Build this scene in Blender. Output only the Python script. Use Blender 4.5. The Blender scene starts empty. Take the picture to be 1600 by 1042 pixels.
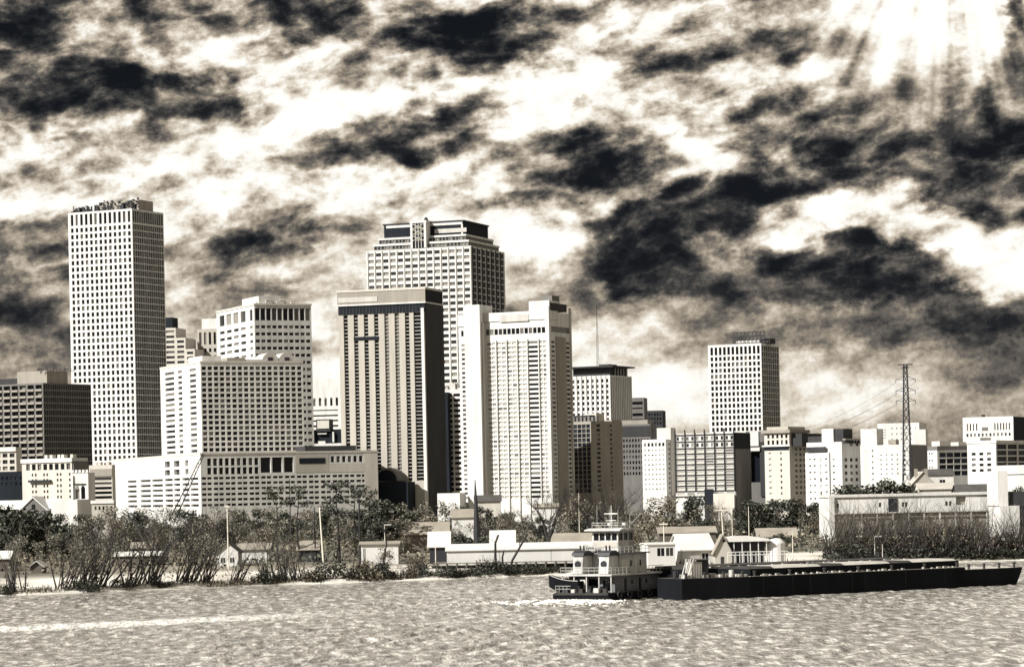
import bpy, math, random
from mathutils import Matrix, Vector
import numpy as np

# ---------------------------------------------------------------- camera
SC = bpy.context.scene
COL = SC.collection
F = 4537.0          # focal length in photo pixels
CX, CY = 800.0, 770.0   # principal point: the horizon passes here
CAMZ = 18.0
ROLL = math.radians(1.2)
cr, sr = math.cos(ROLL), math.sin(ROLL)
cam_d = bpy.data.cameras.new('camera')
cam = bpy.data.objects.new('camera', cam_d)
COL.objects.link(cam)
cam_d.sensor_width = 36.0
cam_d.lens = 36.0 * F / 1600.0
cam_d.shift_y = (CY - 521.0) / 1600.0
cam_d.clip_start = 1.0
cam_d.clip_end = 60000.0
cam.matrix_world = Matrix(((cr, sr, 0, 0), (0, 0, -1, 0), (-sr, cr, 0, CAMZ), (0, 0, 0, 1)))
SC.camera = cam

# ---------------------------------------------------------------- light
SUN_AZ = math.atan2(-0.85, -0.52)      # from the left and a little behind the camera
SUN_EL = math.radians(36)
sun_d = bpy.data.lights.new('sun', 'SUN')
sun_d.energy = 5.0
sun_d.angle = math.radians(0.5)
sun_d.color = (1.0, 0.975, 0.93)
sun = bpy.data.objects.new('sun', sun_d)
COL.objects.link(sun)
sdir = Vector((math.sin(SUN_AZ) * math.cos(SUN_EL), math.cos(SUN_AZ) * math.cos(SUN_EL), math.sin(SUN_EL)))
sun.rotation_euler = sdir.to_track_quat('Z', 'Y').to_euler()
sun.location = (-400, -200, 500)

SC.view_settings.view_transform = 'Standard'
SC.view_settings.look = 'None'
SC.view_settings.exposure = 0.85
SC.view_settings.gamma = 1.0
SC.view_settings.use_curve_mapping = False

def XR(px, py):
    u, v = (px - CX) / F, (CY - py) / F
    return u * cr + v * sr
def ZR(px, py):
    u, v = (px - CX) / F, (CY - py) / F
    return -u * sr + v * cr
def P(px, py, d):
    return Vector((XR(px, py) * d, d, CAMZ + ZR(px, py) * d))
def PG(px, d, z=0.0):
    """world point at depth d and height z that lies on photo column px"""
    py = CY + (CAMZ - z) / d * F
    for _ in range(4):
        py += (CAMZ + ZR(px, py) * d - z) / d * F
    return Vector((XR(px, py) * d, d, z))

# ---------------------------------------------------------------- sky
world = bpy.data.worlds.new('World')
SC.world = world
world.use_nodes = True
nt = world.node_tree
nt.nodes.clear()
N = nt.nodes.new
LK = nt.links.new
def val(x):
    n = N('ShaderNodeValue'); n.outputs[0].default_value = x; return n.outputs[0]
def math_n(op, a, b=None, c=None):
    n = N('ShaderNodeMath'); n.operation = op
    for i, s in enumerate((a, b, c)):
        if s is None: continue
        if isinstance(s, (int, float)): n.inputs[i].default_value = s
        else: LK(s, n.inputs[i])
    return n.outputs[0]
tc = N('ShaderNodeTexCoord')
DIR = tc.outputs['Generated']
sep = N('ShaderNodeSeparateXYZ'); LK(DIR, sep.inputs[0])
az = math_n('ARCTAN2', sep.outputs[0], sep.outputs[1])
el = math_n('ARCSINE', sep.outputs[2])
ae = N('ShaderNodeCombineXYZ'); LK(az, ae.inputs[0]); LK(el, ae.inputs[1])
# 3-d direction, flattened so that cloud features run sideways
st = N('ShaderNodeVectorMath'); st.operation = 'MULTIPLY'; LK(DIR, st.inputs[0]); st.inputs[1].default_value = (1, 1, 1.6)
def noise(vec, scale, detail, rough, dist=0.0, lac=2.0, col=False):
    n = N('ShaderNodeTexNoise'); LK(vec, n.inputs['Vector'])
    n.inputs['Scale'].default_value = scale; n.inputs['Detail'].default_value = detail
    n.inputs['Roughness'].default_value = rough; n.inputs['Distortion'].default_value = dist
    n.inputs['Lacunarity'].default_value = lac
    return n.outputs['Color' if col else 'Fac']
# wind-torn warp of the cloud banks
w1 = noise(st.outputs[0], 55, 4, 0.55, col=True)
wv = N('ShaderNodeVectorMath'); wv.operation = 'SUBTRACT'; LK(w1, wv.inputs[0]); wv.inputs[1].default_value = (.5, .5, .5)
wm = N('ShaderNodeVectorMath'); wm.operation = 'MULTIPLY'; LK(wv.outputs[0], wm.inputs[0]); wm.inputs[1].default_value = (.042, .024, 0)
wa = N('ShaderNodeVectorMath'); wa.operation = 'ADD'; LK(ae.outputs[0], wa.inputs[0]); LK(wm.outputs[0], wa.inputs[1])
AE = wa.outputs[0]
def azel(px, py):
    x, z = XR(px, py), ZR(px, py)
    return math.atan(x), math.atan(z / math.sqrt(1 + x * x))
# cloud banks and clear breaks: (px, py, half width, half height, tilt deg, strength)
BANKS = [
    (40, 85, 190, 105, 10, -.85), (210, 125, 150, 55, -14, -.75), (330, 150, 150, 55, 5, -.75), (60, 180, 90, 45, 0, -.3),
    (490, 25, 150, 50, -8, -.8), (620, 45, 90, 35, 0, -.45), (765, 68, 110, 62, 0, -1.0), (880, 55, 130, 50, -8, -.7), (230, 10, 100, 30, 0, -.2),
    (650, 212, 130, 45, 4, -.8), (750, 170, 80, 34, 0, -.75), (850, 238, 150, 45, -4, -.8), (990, 262, 80, 34, 10, -.75),
    (520, 195, 40, 40, 0, -.35), (820, 320, 120, 30, 6, -.5),
    (960, 400, 150, 90, 30, -.75), (1080, 330, 150, 62, 28, -.85), (1010, 440, 120, 60, 0, -.55), (1145, 355, 50, 22, 0, -.5),
    (1215, 225, 70, 130, -35, -.5), (1290, 255, 130, 70, 35, -.75), (1440, 200, 170, 70, 5, -.6), (1240, 120, 50, 110, -30, -.45), (1330, 70, 40, 70, -15, -.35),
    (1470, 285, 90, 50, 10, -.9), (1560, 290, 90, 80, -20, -.9), (1580, 130, 50, 150, 0, -.5), (1575, 20, 30, 28, 0, -.7),
    (1290, 385, 90, 32, 14, -.85), (1410, 402, 110, 26, -5, -.8), (1240, 430, 200, 50, 5, -.75), (1430, 455, 180, 42, -10, -.9), (1560, 500, 120, 45, 8, -.8),
    (1330, 515, 220, 32, 0, -.4), (1560, 570, 120, 50, 5, -.4),
    (380, 375, 130, 70, 0, -.7), (60, 380, 130, 60, 0, -.55), (30, 490, 120, 60, -20, -.55), (480, 450, 150, 50, 0, -.3), (20, 560, 140, 60, 0, -.2),
    # bright breaks
    (490, 150, 150, 80, -15, .75), (600, 150, 120, 60, -20, .6), (860, 140, 170, 62, -5, .75), (130, 20, 80, 100, 10, .5), (330, 100, 130, 40, -10, .6), (400, 240, 130, 60, 40, .6),
    (60, 270, 190, 80, 0, .65), (300, 300, 120, 90, 0, .3), (640, 300, 200, 60, 4, .6), (830, 190, 70, 40, 0, .6), (1070, 240, 110, 45, 10, .6),
    (1000, 60, 170, 60, 10, .5), (1420, 0, 220, 110, 0, .5), (1530, 60, 40, 130, -3, .8), (1270, 130, 50, 40, 0, .7), (1230, 215, 50, 60, 0, .55), (1160, 150, 90, 40, 20, .3),
    (930, 310, 140, 34, 16, .6), (1250, 340, 160, 36, 8, .6), (1420, 350, 150, 50, -12, .9), (1560, 420, 110, 50, -15, .8), (860, 400, 100, 50, -25, .6), (1040, 400, 60, 30, 20, .4),
    (410, 400, 60, 36, -20, .5), (300, 350, 70, 60, -30, .5), (40, 430, 100, 45, -20, .4), (930, 560, 180, 110, 0, .5), (1180, 610, 240, 80, 0, .5), (1400, 610, 160, 60, 0, .25), (930, 470, 110, 22, -5, .5), (1400, 430, 120, 20, -8, .4),
    (540, 500, 200, 140, 0, .5), (560, 620, 180, 120, 0, .45), (230, 430, 120, 200, 0, .25), (900, 640, 260, 90, 0, .4), (700, 300, 240, 70, 0, .3), (1620, 380, 100, 40, 0, .4), (700, 380, 250, 60, 0, .35),
]
field = None
for (bx, by, rx, ry, tilt, s) in BANKS:
    a0, e0 = azel(bx, by)
    mp = N('ShaderNodeMapping'); mp.vector_type = 'TEXTURE'
    LK(AE, mp.inputs['Vector'])
    mp.inputs['Location'].default_value = (a0, e0, 0)
    mp.inputs['Rotation'].default_value = (0, 0, math.radians(tilt))
    mp.inputs['Scale'].default_value = (1.25 * rx / F, 1.25 * ry / F, 1)
    g = N('ShaderNodeTexGradient'); g.gradient_type = 'SPHERICAL'; LK(mp.outputs[0], g.inputs[0])
    mr = N('ShaderNodeMapRange'); mr.interpolation_type = 'SMOOTHSTEP'; LK(g.outputs['Fac'], mr.inputs[0])
    mr.inputs['From Max'].default_value = 0.75
    mr.inputs['To Max'].default_value = s
    field = mr.outputs[0] if field is None else math_n('ADD', field, mr.outputs[0])
field = math_n('MAXIMUM', math_n('MINIMUM', field, 0.8), -0.85)
# shafts of light falling from the break at the upper right
ra, re_ = azel(1480, -230)
dx = math_n('SUBTRACT', az, ra); dy = math_n('SUBTRACT', re_, el)
ang = math_n('ARCTAN2', dx, dy)
rad = math_n('SQRT', math_n('ADD', math_n('MULTIPLY', dx, dx), math_n('MULTIPLY', dy, dy)))
av = N('ShaderNodeCombineXYZ'); LK(math_n('MULTIPLY', ang, 7.5), av.inputs[0]); LK(math_n('MULTIPLY', rad, 3.0), av.inputs[1])
rayn = noise(av.outputs[0], 1.0, 2, 0.5)
m1 = N('ShaderNodeMapRange'); m1.interpolation_type = 'SMOOTHSTEP'; LK(rad, m1.inputs[0])
m1.inputs['From Min'].default_value = 0.120; m1.inputs['From Max'].default_value = 0.060
m2 = N('ShaderNodeMapRange'); m2.interpolation_type = 'SMOOTHSTEP'; LK(math_n('ABSOLUTE', ang), m2.inputs[0])
m2.inputs['From Min'].default_value = 1.1; m2.inputs['From Max'].default_value = 0.3
raym = math_n('MULTIPLY', m1.outputs[0], m2.outputs[0])
# torn cloud texture, the same all round the sky
rotm = N('ShaderNodeMapping'); LK(DIR, rotm.inputs[0]); rotm.inputs['Rotation'].default_value = (0, math.radians(9), 0)
st2 = N('ShaderNodeVectorMath'); st2.operation = 'MULTIPLY'; LK(rotm.outputs[0], st2.inputs[0]); st2.inputs[1].default_value = (1, 1, 1.9)
def puff(vec):
    f = noise(vec, 26, 7, 0.52, 0.25)
    bl = math_n('ABSOLUTE', math_n('SUBTRACT', noise(vec, 44, 4, 0.5, 0.3), 0.5))
    return math_n('MULTIPLY_ADD', bl, -0.9, f)
off = N('ShaderNodeVectorMath'); off.operation = 'ADD'; LK(st2.outputs[0], off.inputs[0]); off.inputs[1].default_value = (.0035, 0, .0105)
h0, h1 = puff(st2.outputs[0]), puff(off.outputs[0])
rim = math_n('SUBTRACT', h1, h0)            # cloud flanks that face the light above are lit, the undersides are not
n_fin = noise(st2.outputs[0], 90, 8, 0.66, 0.1)
n_gr = noise(DIR, 520, 2, 0.6)
tot = math_n('ADD', math_n('MULTIPLY', field, 0.40), 0.58)
calm = N('ShaderNodeMapRange'); calm.interpolation_type = 'SMOOTHSTEP'; LK(el, calm.inputs[0])      # the veil towards the horizon is smoother
calm.inputs['From Min'].default_value = 0.01; calm.inputs['From Max'].default_value = 0.125; calm.inputs['To Min'].default_value = 0.22
K = math_n('MULTIPLY', calm.outputs[0], math_n('MULTIPLY_ADD', raym, -0.6, 1.0))
tot = math_n('MULTIPLY_ADD', math_n('SUBTRACT', h0, 0.42), math_n('MULTIPLY', K, 1.15), tot)
tot = math_n('MULTIPLY_ADD', rim, math_n('MULTIPLY', K, 2.1), tot)
tot = math_n('MULTIPLY_ADD', math_n('SUBTRACT', n_fin, 0.5), math_n('MULTIPLY', K, 0.85), tot)
tot = math_n('MULTIPLY_ADD', math_n('SUBTRACT', n_gr, 0.5), 0.22, tot)
tot = math_n('MULTIPLY_ADD', math_n('MULTIPLY', math_n('MAXIMUM', math_n('SUBTRACT', rayn, 0.40), 0.0), raym), 1.7, tot)
ramp = N('ShaderNodeValToRGB'); LK(tot, ramp.inputs[0])
cr_ = ramp.color_ramp
cr_.elements[0].position = 0.06; cr_.elements[0].color = (.003, .0045, .007, 1)
cr_.elements[1].position = 0.98; cr_.elements[1].color = (.84, .825, .775, 1)
for p, c in ((.20, (.011, .0125, .0150, 1)), (.33, (.040, .039, .038, 1)), (.46, (.120, .107, .092, 1)), (.57, (.27, .230, .178, 1)), (.67, (.44, .385, .31, 1)), (.76, (.61, .555, .47, 1)), (.85, (.75, .725, .665, 1))):
    e = cr_.elements.new(p); e.color = c
sky = N('ShaderNodeTexSky'); sky.sky_type = 'NISHITA'; sky.sun_disc = False
sky.sun_elevation = SUN_EL; sky.sun_rotation = SUN_AZ
bw = N('ShaderNodeRGBToBW'); LK(sky.outputs[0], bw.inputs[0])
tint = N('ShaderNodeMix'); tint.data_type = 'RGBA'; tint.blend_type = 'MULTIPLY'; tint.inputs['Factor'].default_value = 1
LK(bw.outputs[0], tint.inputs['A']); tint.inputs['B'].default_value = (1, .92, .80, 1)
bg_sky = N('ShaderNodeBackground'); LK(tint.outputs['Result'], bg_sky.inputs[0]); bg_sky.inputs[1].default_value = 0.05
bg_cl = N('ShaderNodeBackground'); LK(ramp.outputs[0], bg_cl.inputs[0]); bg_cl.inputs[1].default_value = 0.725
mixs = N('ShaderNodeMixShader'); mixs.inputs[0].default_value = 0.99
LK(bg_sky.outputs[0], mixs.inputs[1]); LK(bg_cl.outputs[0], mixs.inputs[2])
wo = N('ShaderNodeOutputWorld'); LK(mixs.outputs[0], wo.inputs[0])
world.cycles.sampling_method = 'MANUAL'
world.cycles.sample_map_resolution = 512
SC.cycles.use_denoising = True
SC.cycles.max_bounces = 4
SC.cycles.diffuse_bounces = 1
SC.cycles.glossy_bounces = 2
SC.cycles.transparent_max_bounces = 4

# ---------------------------------------------------------------- materials
MATS = {}
def mat(name, col, rough=.8, var=.16, island=0.0, streak=1.0, metal=0.0, spec=.2, scale=1.0, bump=0.0, hue2=None):
    if name in MATS: return MATS[name]
    m = bpy.data.materials.new(name); m.use_nodes = True
    t = m.node_tree; b = t.nodes['Principled BSDF']
    b.inputs['Roughness'].default_value = rough; b.inputs['Metallic'].default_value = metal
    b.inputs['Specular IOR Level'].default_value = spec
    n = t.nodes.new; l = t.links.new
    tcn = n('ShaderNodeTexCoord')
    mp = n('ShaderNodeMapping'); l(tcn.outputs['Object'], mp.inputs[0]); mp.inputs['Scale'].default_value = (scale, scale, scale * (1 - .85 * streak))
    n1 = n('ShaderNodeTexNoise'); l(mp.outputs[0], n1.inputs[0]); n1.inputs['Scale'].default_value = .22; n1.inputs['Detail'].default_value = 6; n1.inputs['Roughness'].default_value = .65
    oi = n('ShaderNodeObjectInfo'); ge = n('ShaderNodeNewGeometry')
    ad = n('ShaderNodeMath'); ad.operation = 'ADD'; l(oi.outputs['Random'], ad.inputs[0]); l(ge.outputs['Random Per Island'], ad.inputs[1])
    fr = n('ShaderNodeMath'); fr.operation = 'FRACT'; l(ad.outputs[0], fr.inputs[0])
    r1 = n('ShaderNodeMapRange'); l(n1.outputs['Fac'], r1.inputs[0]); r1.inputs['From Min'].default_value = .3; r1.inputs['From Max'].default_value = .7
    r1.inputs['To Min'].default_value = 1 - var; r1.inputs['To Max'].default_value = 1 + var * .5
    r2 = n('ShaderNodeMapRange'); l(fr.outputs[0], r2.inputs[0]); r2.inputs['To Min'].default_value = 1 - island; r2.inputs['To Max'].default_value = 1 + island
    mu = n('ShaderNodeMath'); mu.operation = 'MULTIPLY'; l(r1.outputs[0], mu.inputs[0]); l(r2.outputs[0], mu.inputs[1])
    if hue2:
        base = n('ShaderNodeMix'); base.data_type = 'RGBA'; l(fr.outputs[0], base.inputs['Factor'])
        base.inputs['A'].default_value = (*col, 1); base.inputs['B'].default_value = (*hue2, 1); src = base.outputs['Result']
    else:
        rgb = n('ShaderNodeRGB'); rgb.outputs[0].default_value = (*col, 1); src = rgb.outputs[0]
    sc = n('ShaderNodeVectorMath'); sc.operation = 'SCALE'; l(src, sc.inputs[0]); l(mu.outputs[0], sc.inputs['Scale'])
    l(sc.outputs[0], b.inputs['Base Color'])
    if bump:
        bp = n('ShaderNodeBump'); bp.inputs['Strength'].default_value = bump; bp.inputs['Distance'].default_value = .1
        l(n1.outputs['Fac'], bp.inputs['Height']); l(bp.outputs[0], b.inputs['Normal'])
    MATS[name] = m
    return m
def glassmat(name, dark, light, thr, rough=.12, spec=.25):
    """window glass: most panes dark, a share of them with pale blinds drawn"""
    m = bpy.data.materials.new(name); m.use_nodes = True
    t = m.node_tree; b = t.nodes['Principled BSDF']; n = t.nodes.new; l = t.links.new
    oi = n('ShaderNodeObjectInfo'); ge = n('ShaderNodeNewGeometry')
    ad = n('ShaderNodeMath'); ad.operation = 'ADD'; l(oi.outputs['Random'], ad.inputs[0]); l(ge.outputs['Random Per Island'], ad.inputs[1])
    fr = n('ShaderNodeMath'); fr.operation = 'FRACT'; l(ad.outputs[0], fr.inputs[0])
    rp = n('ShaderNodeMapRange'); l(fr.outputs[0], rp.inputs[0]); rp.inputs['From Min'].default_value = thr; rp.inputs['From Max'].default_value = min(1.0, thr + .25)
    mx = n('ShaderNodeMix'); mx.data_type = 'RGBA'; l(rp.outputs[0], mx.inputs['Factor'])
    mx.inputs['A'].default_value = (*dark, 1); mx.inputs['B'].default_value = (*light, 1)
    l(mx.outputs['Result'], b.inputs['Base Color'])
    b.inputs['Roughness'].default_value = rough; b.inputs['Specular IOR Level'].default_value = spec
    MATS[name] = m
    return m
WHITE = mat('white concrete', (.565, .555, .53), .85, .24)
CREAM = mat('cream render', (0.482, 0.456, 0.408), .85, .15)
TAN = mat('tan stone', (0.267, 0.245, 0.211), .85, .18)
TAN2 = mat('pale tan stone', (.365, .342, .300), .85, .15)
GREY = mat('grey concrete', (0.138, 0.133, 0.126), .85, .2)
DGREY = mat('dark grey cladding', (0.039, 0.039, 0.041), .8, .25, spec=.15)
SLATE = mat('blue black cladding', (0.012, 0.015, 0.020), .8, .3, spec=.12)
STEEL = mat('dark steel', (0.030, 0.030, 0.034), .5, .3, metal=.0)
LSTEEL = mat('pale painted steel', (0.430, 0.417, 0.387), .5, .2)
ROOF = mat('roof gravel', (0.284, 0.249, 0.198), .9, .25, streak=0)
GLASS = glassmat('dark window glass', (.006, .007, .009), (.17, .162, .15), .70)
GLASSW = glassmat('window glass with blinds', (.03, .030, .031), (.24, .225, .20), .50)
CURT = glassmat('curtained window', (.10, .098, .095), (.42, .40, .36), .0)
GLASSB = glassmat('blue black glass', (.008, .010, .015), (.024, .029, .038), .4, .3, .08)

# ---------------------------------------------------------------- mesh helpers
class MB:
    def __init__(s): s.v = []; s.f = []
    def quad(s, a, b, c, d):
        i = len(s.v); s.v += [tuple(a), tuple(b), tuple(c), tuple(d)]; s.f.append((i, i + 1, i + 2, i + 3)); return s
    def tri(s, a, b, c):
        i = len(s.v); s.v += [tuple(a), tuple(b), tuple(c)]; s.f.append((i, i + 1, i + 2)); return s
    def box(s, x0, x1, y0, y1, z0, z1):
        i = len(s.v)
        s.v += [(x0, y0, z0), (x1, y0, z0), (x1, y1, z0), (x0, y1, z0), (x0, y0, z1), (x1, y0, z1), (x1, y1, z1), (x0, y1, z1)]
        s.f += [(i, i + 3, i + 2, i + 1), (i + 4, i + 5, i + 6, i + 7), (i, i + 1, i + 5, i + 4), (i + 1, i + 2, i + 6, i + 5), (i + 2, i + 3, i + 7, i + 6), (i + 3, i, i + 4, i + 7)]
        return s
    def tube(s, p0, p1, r0, r1=None, n=4, cap=False):
        p0, p1 = Vector(p0), Vector(p1); r1 = r0 if r1 is None else r1
        d = (p1 - p0)
        if d.length < 1e-6: return s
        d.normalize()
        a = d.cross(Vector((0, 0, 1)) if abs(d.z) < .9 else Vector((1, 0, 0))); a.normalize(); b = d.cross(a)
        i = len(s.v)
        for p, r in ((p0, r0), (p1, r1)):
            for k in range(n):
                t = 2 * math.pi * k / n
                s.v.append(tuple(p + a * (r * math.cos(t)) + b * (r * math.sin(t))))
        for k in range(n):
            k2 = (k + 1) % n
            s.f.append((i + k, i + k2, i + n + k2, i + n + k))
        if cap:
            s.f.append(tuple(i + n + k for k in range(n))); s.f.append(tuple(i + n - 1 - k for k in range(n)))
        return s
    def prism(s, pts, y0, y1):
        """pts: outline in x,z (counter-clockwise seen from -y), extruded along y"""
        i = len(s.v); n = len(pts)
        s.v += [(x, y0, z) for x, z in pts] + [(x, y1, z) for x, z in pts]
        s.f.append(tuple(range(i, i + n))); s.f.append(tuple(range(i + 2 * n - 1, i + n - 1, -1)))
        for k in range(n):
            k2 = (k + 1) % n
            s.f.append((i + k, i + n + k, i + n + k2, i + k2))
        return s
    def lathe(s, prof, c=(0, 0), n=12):
        i = len(s.v); m = len(prof)
        for r, z in prof:
            for k in range(n):
                t = 2 * math.pi * k / n
                s.v.append((c[0] + r * math.cos(t), c[1] + r * math.sin(t), z))
        for j in range(m - 1):
            for k in range(n):
                k2 = (k + 1) % n
                s.f.append((i + j * n + k, i + j * n + k2, i + (j + 1) * n + k2, i + (j + 1) * n + k))
        s.f.append(tuple(i + (m - 1) * n + k for k in range(n)))
        return s
    def mesh(s, name, m):
        me = bpy.data.meshes.new(name); me.from_pydata(s.v, [], s.f); me.materials.append(m); me.update(); return me
    def build(s, name, m, parent=None, loc=None, rz=None, kind=None, label=None, cat=None, group=None):
        return link(name, s.mesh(name, m), parent, loc, rz, kind, label, cat, group)
def link(name, me, parent=None, loc=None, rz=None, kind=None, label=None, cat=None, group=None):
    o = bpy.data.objects.new(name, me); COL.objects.link(o)
    if parent: o.parent = parent
    if loc is not None: o.location = loc
    if rz is not None: o.rotation_euler = (0, 0, rz)
    tag(o, label, cat, group, kind)
    return o
def tag(o, label=None, cat=None, group=None, kind=None):
    if label: o['label'] = label
    if cat: o['category'] = cat
    if group: o['group'] = group
    if kind: o['kind'] = kind
def empty(name, label, cat, loc=(0, 0, 0), rz=0, group=None):
    return link(name, None, None, loc, rz, None, label, cat, group)
PANES = {}
def pane(face, w, h, m):
    k = (face, round(w, 2), round(h, 2), m.name)
    if k not in PANES:
        b = MB(); w += .04; h += .04
        if face == 'F': b.box(-w / 2, w / 2, 0, .12, -h / 2, h / 2)
        else: b.box(-.12, 0, -w / 2, w / 2, -h / 2, h / 2)
        PANES[k] = b.mesh('window', m)
    return PANES[k]
def facade(b, face, base, u0, u1, z0, z1, rects, r):
    """wall sheet with real openings; base = fixed coordinate, r = depth of the reveals"""
    us = sorted({round(x, 4) for q in rects for x in q[:2]} | {round(u0, 4), round(u1, 4)})
    zs = sorted({round(x, 4) for q in rects for x in q[2:4]} | {round(z0, 4), round(z1, 4)})
    us = [x for x in us if u0 - .001 <= x <= u1 + .001]; zs = [x for x in zs if z0 - .001 <= x <= z1 + .001]
    iu = {x: i for i, x in enumerate(us)}; iz = {x: i for i, x in enumerate(zs)}
    hole = np.zeros((len(us), len(zs)), bool)
    if face == 'F': pt = lambda u, z, dp: (u, base + dp, z)
    else: pt = lambda u, z, dp: (base - dp, u, z)
    for q in rects:
        a0, a1, c0, c1 = [round(x, 4) for x in q[:4]]
        if a0 not in iu or a1 not in iu or c0 not in iz or c1 not in iz: continue
        hole[iu[a0]:iu[a1], iz[c0]:iz[c1]] = True
        b.quad(pt(a0, c0, 0), pt(a0, c0, r), pt(a0, c1, r), pt(a0, c1, 0))
        b.quad(pt(a1, c0, 0), pt(a1, c1, 0), pt(a1, c1, r), pt(a1, c0, r))
        b.quad(pt(a0, c1, 0), pt(a0, c1, r), pt(a1, c1, r), pt(a1, c1, 0))
        b.quad(pt(a0, c0, 0), pt(a1, c0, 0), pt(a1, c0, r), pt(a0, c0, r))
    for j in range(len(zs) - 1):      # merge runs of wall along u
        i = 0
        while i < len(us) - 1:
            if hole[i, j]: i += 1; continue
            k = i
            while k < len(us) - 1 and not hole[k, j]: k += 1
            b.quad(pt(us[i], zs[j], 0), pt(us[k], zs[j], 0), pt(us[k], zs[j + 1], 0), pt(us[i], zs[j + 1], 0))
            i = k
class Bld:
    """building with its nearest corner on photo column xc; left face turned by a degrees from the picture plane"""
    def __init__(s, name, label, xl, xc, xr, yt, d, a, zb=2.0, cat='building', group=None):
        s.d, s.a, s.xc, s.yt, s.zb = d, math.radians(a), xc, yt, zb
        s.ca, s.sa = math.cos(s.a), math.sin(s.a)
        s.cx = XR(xc, yt) * d
        s.root = empty(name, label, cat, (s.cx, d, zb), -s.a, group)
        s.H = s.z(yt); s.L1 = -s.uF(xl); s.L2 = s.uS(xr)
        s.nobj = 0; s.rest = {}
    def z(s, py): return CAMZ + s.d * ZR(s.xc, py) - s.zb
    def uF(s, px, py=None):
        X = XR(px, s.yt if py is None else py); return (X * s.d - s.cx) / (s.ca + X * s.sa)
    def uS(s, px, py=None):
        X = XR(px, s.yt if py is None else py); return (X * s.d - s.cx) / (s.sa - X * s.ca)
    def cols(s, face, px0, px1, n, fr, py=None):
        f = s.uF if face == 'F' else s.uS
        a, b = f(px0, py), f(px1, py); p = (b - a) / n
        return [(a + p * (i + .5 - fr / 2), a + p * (i + .5 + fr / 2)) for i in range(n)]
    def rows(s, y0, y1, n, fr):
        a, b = s.z(y0), s.z(y1); p = (a - b) / n
        return [(a - p * (i + .5 + fr / 2), a - p * (i + .5 - fr / 2)) for i in range(n)]
    def wall(s, m, rF=(), rS=(), x0=None, x1=0.0, y0=0.0, y1=None, z0=0.0, z1=None, r=.5, rS_=None, name='wall', gF=GLASS, gS=GLASS, oF=True, oS=False, parent=None, bottom=False):
        x0 = -s.L1 if x0 is None else x0; y1 = s.L2 if y1 is None else y1; z1 = s.H if z1 is None else z1
        b = MB(); rs = r if rS_ is None else rS_
        facade(b, 'F', y0, x0, x1, z0, z1, list(rF), r)
        facade(b, 'S', x1, y0, y1, z0, z1, list(rS), rs)
        b.quad((x0, y1, z0), (x0, y0, z0), (x0, y0, z1), (x0, y1, z1))
        b.quad((x1, y1, z0), (x0, y1, z0), (x0, y1, z1), (x1, y1, z1))
        b.quad((x0, y0, z1), (x1, y0, z1), (x1, y1, z1), (x0, y1, z1))
        if bottom: b.quad((x0, y0, z0), (x0, y1, z0), (x1, y1, z0), (x1, y0, z0))
        w = b.build(name, m, parent or s.root)
        for (rects, face, base, rr, g, ob) in ((rF, 'F', y0, r, gF, oF), (rS, 'S', x1, rs, gS, oS)):
            for q in rects:
                gm = q[4] if len(q) > 4 and q[4] else g
                if gm == 'none': continue
                u, zz = (q[0] + q[1]) / 2, (q[2] + q[3]) / 2
                wd, ht = q[1] - q[0], q[3] - q[2]
                if ob and s.nobj < 290:
                    s.nobj += 1
                    o = bpy.data.objects.new('window', pane(face, wd, ht, gm)); COL.objects.link(o); o.parent = s.root
                    o.location = (u, base + rr - .03, zz) if face == 'F' else (base - rr + .03, u, zz)
                else:
                    rb = s.rest.setdefault(gm.name, MB())
                    wd += .04; ht += .04
                    if face == 'F': rb.box(u - wd / 2, u + wd / 2, base + rr - .03, base + rr + .1, zz - ht / 2, zz + ht / 2)
                    else: rb.box(base - rr - .1, base - rr + .03, u - wd / 2, u + wd / 2, zz - ht / 2, zz + ht / 2)
        return w
    def done(s):
        for k, rb in s.rest.items():
            rb.build('window_rows', MATS[k], s.root, kind='stuff')
        s.rest = {}
    def block(s, name, px0, px1, y0, y1, yt, yb, m, parent=None):
        """box between two photo columns of the left face, y0..y1 metres behind that face, yt..yb photo rows"""
        u0, u1 = s.uF(px0), s.uF(px1)
        return MB().box(u0, u1, y0, y1, s.z(yb), s.z(yt)).build(name, m, parent or s.root)
    def lbox(s, name, x0, x1, y0, y1, z0, z1, m, parent=None):
        return MB().box(x0, x1, y0, y1, z0, z1).build(name, m, parent or s.root)
def grid(cols, rows, g=None): return [(a, b, c, d, g) for (c, d) in rows for (a, b) in cols]
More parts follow.
